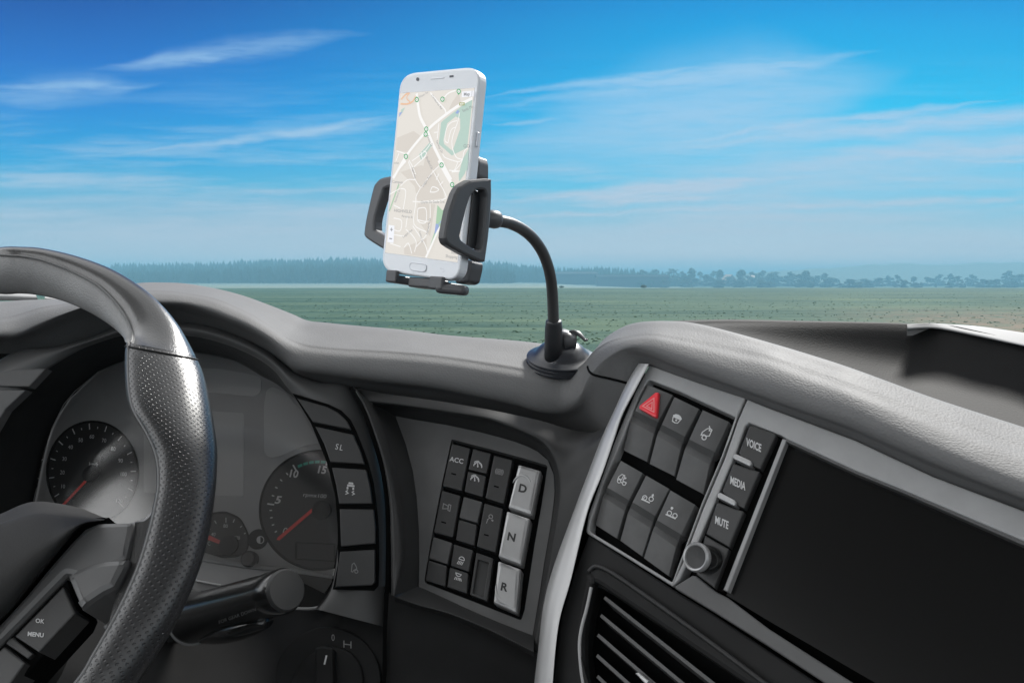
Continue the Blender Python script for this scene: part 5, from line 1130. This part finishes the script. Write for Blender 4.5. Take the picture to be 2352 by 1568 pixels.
def minor(k):
    for s in ([z2(800, 320), z2(930, 140), z2(1060, 20)], [z2(930, 120), z2(1080, 400), z2(1060, 450), z2(1000, 470), z2(790, 480), z2(700, 478)], [z2(790, 320), z2(740, 420), z2(735, 500), z2(715, 740), z2(860, 830)], [z2(560, 300), z2(640, 230), z2(730, 230)], [z2(650, 20), z2(730, 230), z2(790, 320)], [z2(560, 330), z2(620, 360), z2(590, 570)],
              [z2(430, 400), z2(550, 330)], [z2(480, 520), z2(560, 560)], [z2(760, 560), z2(850, 560), z2(850, 720), z2(760, 700), z2(760, 560)], [z2(900, 510), z2(890, 700), z2(760, 690)], [z2(480, 670), z2(570, 700), z2(550, 820), z2(440, 780)], [z2(640, 640), z2(620, 780)], [z2(700, 760), z2(830, 950), z2(870, 1060)], [z2(620, 800), z2(690, 860), z2(740, 950), z2(720, 1060)], [z2(600, 1010), z2(650, 960), z2(690, 1080)], [z2(440, 960), z2(560, 1000)], [z2(480, 860), z2(600, 880)],
              [z2(740, 1000), z2(860, 860), z2(900, 730)], [z2(900, 370), z2(930, 310), z2(1000, 340), z2(960, 370), z2(900, 370)], [z2(1120, 120), z2(1240, 130), z2(1150, 140)], [z1(1080, 1230), z1(1120, 1280), z1(1280, 1330), z1(1340, 1300)], [z1(1300, 690), z1(1280, 800), z1(1200, 1060), z1(1250, 1260), z1(1340, 1300)], [z1(1270, 795), z1(1190, 820), z1(1130, 900), z1(1110, 1050), z1(1150, 1085)], [z1(1250, 880), z1(1190, 920), z1(1150, 1085)], [z1(1410, 1150), z1(1360, 1200), z1(1330, 1330), z1(1230, 1460)],
              [z1(1280, 1330), z1(1240, 1430), z1(1200, 1460)], [z1(1030, 830), z1(1010, 1030)], [z1(970, 950), z1(1010, 945)], [z1(680, 1320), z1(840, 1200), z1(930, 1080)], [z1(640, 1310), z1(690, 1400), z1(730, 1500)], [z1(480, 1190), z1(600, 1230)], [z1(510, 1220), z1(470, 1320)], [z1(800, 1210), z1(820, 1290), z1(870, 1220), z1(830, 1190)], [z1(700, 1400), z1(860, 1260)], [z2(1000, 160), z2(970, 230)], [z2(1050, 250), z2(1010, 290)]): k.line(spline(s, 4) if len(s) > 2 else s, 2.2)
    k.line(spline([z1(920, 430), z1(1010, 540), z1(1110, 650), z1(1120, 700)], 4), 3.5); k.line(spline([z1(1080, 520), z1(1150, 440), z1(1250, 400)], 4), 3.5)
layer('map_streets', 'road', .00080, minor)
def motor(k, w): k.line(spline([z1(535, 520), z1(600, 450), z1(650, 438)], 4), w); k.line(spline([z1(530, 575), z1(620, 575), z1(690, 540), z1(740, 450)], 5), w); k.line(spline([z1(640, 440), z1(610, 500), z1(650, 550)], 4), w * .7)
layer('map_motorway', 'motoredge', .00100, lambda k: motor(k, 3.6)); layer('map_motorway', 'motorway', .00112, lambda k: motor(k, 2.4))
def major(k):
    k.line(spline([z1(740, 440), z1(760, 600), z1(790, 750), z1(880, 930), z1(960, 1120), z1(1100, 1400), z1(1190, 1568)], 6), 7.5); k.line(spline([z1(1470, 500), z1(1270, 610), z1(1050, 770), z1(880, 920), z1(620, 1230), z1(440, 1540)], 6), 7.5)
    k.line(spline([z2(470, 210), z2(550, 90), z2(620, 10)], 3), 6); k.line(spline([z2(1000, 5), z2(1080, 160), z2(1190, 340)], 3), 7.5); k.line(spline([z2(850, 1125), z2(900, 1020), z2(1000, 800), z2(1090, 700), z2(1110, 690)], 5), 6)
layer('map_main_roads', 'road', .00118, major)
def mtext(k):
    for t, a, b, h in (('West Av', z1(780, 485), z1(880, 425), 5), ('Centaurus Rd', z1(945, 465), z1(1065, 635), 5), ('Santa Mo', z1(1340, 665), z1(1472, 605), 6.5), ('Forster Dr', z1(885, 990), z1(945, 1130), 5.5), ('Fairway Dr', z1(1005, 1060), z1(1075, 1215), 5.5), ('Bradford St', z1(870, 1265), z1(945, 1430), 5.5), ('Tegel Ave', z1(685, 1400), z1(725, 1545), 4.5), ('Logan Ave', z2(812, 300), z2(905, 175), 5.5), ('Charles De Gaulle Cres', z2(795, 487), z2(1065, 480), 6), ('HIGHVELD', z2(512, 583), z2(662, 595), 7), ('Paradiso St', z2(570, 645), z2(705, 660), 5), ('Campus', z2(476, 250), z2(572, 255), 6), ('Newark St', z2(865, 850), z2(895, 680), 5), ('Luton St', z2(785, 820), z2(815, 950), 5), ('Logan Ave', z2(590, 885), z2(690, 805), 5), ('Sout', z2(1145, 1060), z2(1215, 1070), 7), ('Shopping', z2(1083, 1105), z2(1212, 1120), 7), ('Staniland St', z2(490, 500), z2(550, 335), 4.5), ('GO', z1(1370, 1125), z1(1420, 1125), 8), ('orion', z1(445, 1345), z1(508, 1345), 5)):
        a, b = Vector(a), Vector(b); e = b - a; u = e.normalized(); n = len(t) * .62; k.text(t, (a + b) / 2, u * (e.length / n), Vector((-u.y, u.x)) * h, bold=.0)
layer('map_names', 'maptext', .00130, mtext)
def pins(k, r, c):
    for x, y in c: k.poly(arc((x, y), r, 0, 360, 14, (.85, 0), (0, 1.1))[:-1])
PINS = [z1(742, 520), z1(1077, 515), z1(1290, 412), z1(866, 905), z1(858, 972), z1(600, 1262), z1(1066, 1375), z2(1155, 285)]
def pins_o(k):
    pins(k, 5.6, PINS)
    for (x, y), (dx, dy) in zip(PINS, ((0, -8), (5, -5), (0, 9), (0, 0), (-4, 6), (-5, -5), (-4, -6), (4, 6))): k.poly([(x - 4, y), (x + 4, y), (x + dx, y + dy)])
layer('map_pins', 'pin', .00142, pins_o); layer('map_pins', 'pinw', .00152, lambda k: pins(k, 3.4, PINS)); layer('map_pins', 'maptext', .00160, lambda k: pins(k, 1.2, PINS))
def ui(k): k.poly([z1(1332, 415), z1(1490, 402), z1(1485, 478), z1(1328, 490)]); k.poly([z2(424, 748), z2(490, 758), z2(478, 958), z2(407, 945)])
layer('map_buttons', 'mapui', .00150, ui)
layer('map_button_text', 'maptext', .00160, lambda k: (k.text('Map', z1(1396, 447), (5.8, -.4), (0, 7.2), bold=.03), k.line([z2(440, 800), z2(470, 803)], 2), k.line([z2(456, 780), z2(454, 824)], 2), k.line([z2(430, 904), z2(462, 909)], 2.4), k.line([z1(1465, 405), z1(1460, 480)], 1)))
layer('map_shields', 'shield', .00150, lambda k: (k.poly([z1(1298, 560), z1(1368, 556), z1(1365, 595), z1(1294, 598)]), k.poly([z2(1145, 340), z2(1200, 342), z2(1200, 378), z2(1143, 376)])))
layer('map_shield_text', 'road', .00160, lambda k: k.text('M39', z1(1331, 577), (3.4, -.2), (0, 4.2), bold=.03))
def build_map():
    V, F, mi, ms = [], [], [], []
    for m, k in MAPL:
        if m not in ms: ms.append(m)
        b = len(V); V += k.V; F += [tuple(i + b for i in f) for f in k.F]; mi += [ms.index(m)] * len(k.F)
    o = obj('street_map', V, F, M[ms[0]], scr)
    for m in ms[1:]: o.data.materials.append(M[m])
    o.data.polygons.foreach_set('material_index', mi)
build_map()
k = Ink(PLP, .0002); k.poly(arc(z1(753, 254), 3.6, 0, 360, 16, (1, 0), (0, 1.25))[:-1]); k.build('selfie_camera', M['phonedark'], ph)
k = Ink(PLP, .0002); k.poly(rnd([z1(1168, 205), z1(1224, 199), z1(1222, 226), z1(1165, 233)], 3)); k.build('light_sensor', M['phonedark'], ph)
slab('earpiece', PLP, rnd([z1(920, 238), z1(1100, 222), z1(1098, 240), z1(920, 256)], 2), .0004, -.001, M['phoneside'], ph, .0003, 0)
hb = [z2(668, 1180), z2(860, 1205), z2(850, 1290), z2(665, 1265)]
slab('home_button', PLP, rnd(hb, 11), .0005, -.001, M['phone'], ph, .0004, 0)
tube('home_button_ring', [PLP.hit(p[0], p[1], .0003) for p in rnd(hb, 11) + [rnd(hb, 11)[0]]], .00045, M['phoneside'], ph, 6, caps=False)
k = Ink(PLP, .0002); k.line([z2(1020, 1250), z2(1060, 1262), z2(1065, 1285), z2(1040, 1290)], 1.6); k.line([z2(1030, 1240), z2(1018, 1252), z2(1030, 1262)], 1.6); k.build('return_key', M['phoneside'], ph)
# side key on the right edge
def pf(u, v, w): return PC[0] + (PC[1] - PC[0]) * u + (PC[3] - PC[0]) * v + pn * w     # phone frame: u right, v down, w out of the face
mb = MB(); mb.box(pf(1.006, .33, -.0040), pr_, pu_, pn, .0012, .0105, .0022); mb.build('edge_key', M['phoneside'], ph, .0004)
# ---- mount
mt = thing('phone_mount', 'black gooseneck phone mount with side grips standing on a suction cup', 'phone mount', at(1285, 835, .735))
def pbox(name, u, v, w, su, sv, sw, m='mount', bev=.0012):
    mb = MB(); mb.box(pf(u, v, w), pr_, pu_, pn, su, sv, sw); return mb.build(name, M[m], mt, bev)
PW, PH = (PC[1] - PC[0]).length, (PC[3] - PC[0]).length
pbox('support_plate', .45, .66, -.0155, PW * .50, PH * .36, .014, 'mount', .003)
slab('support_tab', PLP, rnd([z1(1440, 1230), z1(1525, 1255), z1(1545, 1330), z1(1545, 1500), z1(1530, 1545), z1(1440, 1568)], 4), -.0092, -.020, M['mount'], mt, .0016, 0)
slab('tilt_bracket', PLP, rnd([z2(1240, 1130), z2(1345, 1150), z2(1375, 1180), z2(1370, 1240), z2(1335, 1395), z2(1290, 1420), z2(1180, 1420)], 5), -.0095, -.022, M['mount'], mt, .0016, 0)
# left grip: a hoop lying beside the phone
lo = [z2(470, 175), z2(445, 180), z2(330, 205), z2(270, 260), z2(235, 330), z2(160, 650), z2(132, 830), z2(140, 880), z2(180, 920), z2(355, 1028), z2(420, 1050)]
li = [z2(400, 895), z2(380, 880), z2(270, 815), z2(255, 780), z2(265, 650), z2(345, 390), z2(370, 335), z2(440, 310), z2(480, 300)]
slab('grip', PLP, spline(lo, 3) + spline(li, 3), -.0022, -.0105, M['mount'], mt, .0020, 0, label='left grip hoop')
# right grip: a hoop standing along the phone's right flank
fl = pr_
PLG = Plane(pf(1, .5, 0) + fl * .0085, fl)
ro = [z2(1540, 212), z2(1615, 220), z2(1617, 420), z2(1605, 640), z2(1580, 900), z2(1540, 1180), z2(1480, 1172), z2(1300, 1090), z2(1160, 1012), z2(1092, 965), z2(1075, 900), z2(1082, 830), z2(1132, 580), z2(1200, 385), z2(1245, 305), z2(1310, 262), z2(1370, 230)]
ri = [z2(1535, 352), z2(1490, 340), z2(1430, 355), z2(1370, 420), z2(1330, 540), z2(1280, 740), z2(1250, 880), z2(1262, 920), z2(1300, 950), z2(1440, 1040), z2(1490, 1030), z2(1512, 960), z2(1535, 700), z2(1552, 420)]
slab('grip', PLG, rnd(ro, [5, 2, 0, 0, 0, 3, 3, 0, 0, 6, 0, 0, 0, 0, 5, 4, 0]), .0, -.0065, M['mount'], mt, .0018, 0, holes=[(rnd(ri, 4), 0)], label='right grip hoop')
mb = MB(); mb.box(pf(1, .70, -.010) + fl * .0008, fl, pu_, pn, .002, PH * .27, .012); mb.build('grip_pad', M['mountdark'], mt, .0006)
# bottom feet
def foot(u, w_, lab):
    mb = MB(); mb.box(pf(u, 1.0, .0026) - pu_ * .0030, pr_, pu_, pn, w_, .0092, .0040); mb.box(pf(u, 1.0, -.0085) - pu_ * .0048, pr_, pu_, pn, w_ * .9, .0060, .024); mb.build('foot', M['mount'], mt, .0012, label=lab)
foot(.195, .0115, 'left foot'); foot(.775, .0135, 'right foot')
mb = MB(); mb.box(pf(.50, 1.0, -.011) - pu_ * .0045, pr_, pu_, pn, .026, .0075, .018); mb.build('foot_bridge', M['mount'], mt, .0016)
mb = MB(); mb.box(pf(.90, 1.0, -.003) - pu_ * .0060, (pr_ + pn * -.35).normalized(), pu_, (pn + pr_ * .35).normalized(), .024, .0072, .010); mb.build('foot_toe', M['mount'], mt, .003)
# ball joint, gooseneck
def z3(x, y): return ((1200 + x / 3.408) * .91875, (500 + y / 3.408) * .91875)
cj = [z3(60, 172), z3(150, 176), z3(185, 180)]
tube('ball_joint', [at(1110, 503, .592), at(1128, 503, .596), at(1136, 504, .598), at(1142, 505, .60), at(1145, 505, .601)], [.0060, .0068, .0070, .0064, .0045], M['mount'], mt, 28)
gp = [(z3(140, 178), .600), (z3(190, 183), .604), (z3(265, 202), .612), (z3(360, 250), .624), (z3(450, 325), .634), (z3(525, 430), .645), (z3(572, 540), .655), (z3(600, 650), .664), (z3(614, 760), .671), (z3(621, 880), .677), (z3(625, 1000), .682), (z3(627, 1060), .685)]
gpts = spline([at(p[0], p[1], d) for p, d in gp], 5); tube('gooseneck', gpts, [interp([(0, .0046), (10, .0045), (30, .0046), (len(gpts), .0049)], i) for i in range(len(gpts))], M['neck'], mt, 24)
sv = [at(*z3(628, 1025), .684), at(*z3(628, 1040), .6845), at(*z3(628, 1062), .685), at(*z3(628, 1068), .6855), at(*z3(628, 1085), .686), at(*z3(626, 1200), .690), at(*z3(622, 1362), .695)]
tube('sleeve', sv, [.0066, .0071, .0071, .0074, .0076, .0077, .0078], M['mountdark'], mt, 32)
# suction cup on the pad
cn = (Vector((0.02, -.30, 1))).normalized(); cc = at(1289, 829, .711) + cn * .004
lathe('suction_cup', cc, cn, [(.0300, -.0085), (.0309, -.0078), (.0309, -.0062), (.0302, -.0055), (.0310, -.0048), (.0310, -.0026), (.0300, -.0018), (.0311, -.001), (.0309, .0004), (.0285, .0016), (.0255, .0024), (.0235, .0042), (.0195, .0088), (.0150, .0120), (.0120, .0135)], M['cup'], mt, 64)
tube('lever_boss', [at(*z3(700, 1200), .697), at(*z3(755, 1190), .698), at(*z3(800, 1185), .70)], [.0085, .0070, .0055], M['mount'], mt, 24)
lathe('cup_head', at(*z3(715, 1165), .708), (RT * .3 + Vector((0, -.2, 1))).normalized(), [(.0085, -.016), (.0088, .0), (.0075, .0045), (.004, .0062)], M['mount'], mt, 32)
lev = spline([at(*z3(795, 1130), .702), at(*z3(835, 1135), .7), at(*z3(870, 1165), .698), at(*z3(895, 1190), .697), at(*z3(918, 1190), .696)], 4)
tube('lever', lev, [.0044, .0042, .004, .0038, .0036, .0034, .0032, .0030, .0028, .0026, .0024, .0022, .0020, .0019, .0018, .0017, .0015], M['mount'], mt, 16, flat=.6)
mb = MB(); u = (at(*z3(800, 1240), .7) - at(*z3(800, 1120), .7)).normalized(); mb.box(at(*z3(790, 1185), .701), u, RT, u.cross(RT), .0165, .0066, .010); mb.build('lever_hinge', M['mountdark'], mt, .002)
# ================================================================== HAZE
def build_haze():
    mb = MB(); mb.box((0, 2900, 12.5), Vector((1, 0, 0)), Vector((0, 1, 0)), Vector((0, 0, 1)), 15000, 6700, 37)
    m = bpy.data.materials.new('air'); m.use_nodes = True; g = N(m.node_tree); g.n.clear(); o = g.new('ShaderNodeOutputMaterial'); v = g.new('ShaderNodeVolumePrincipled')
    v.inputs['Color'].default_value = (0.20, 0.44, 0.58, 1); v.inputs['Density'].default_value = 0.0014; v.inputs['Anisotropy'].default_value = 0.0
    g.l.new(v.outputs[0], o.inputs['Volume']); ob = mb.build('haze', m); tag(ob, kind='stuff')
build_haze()
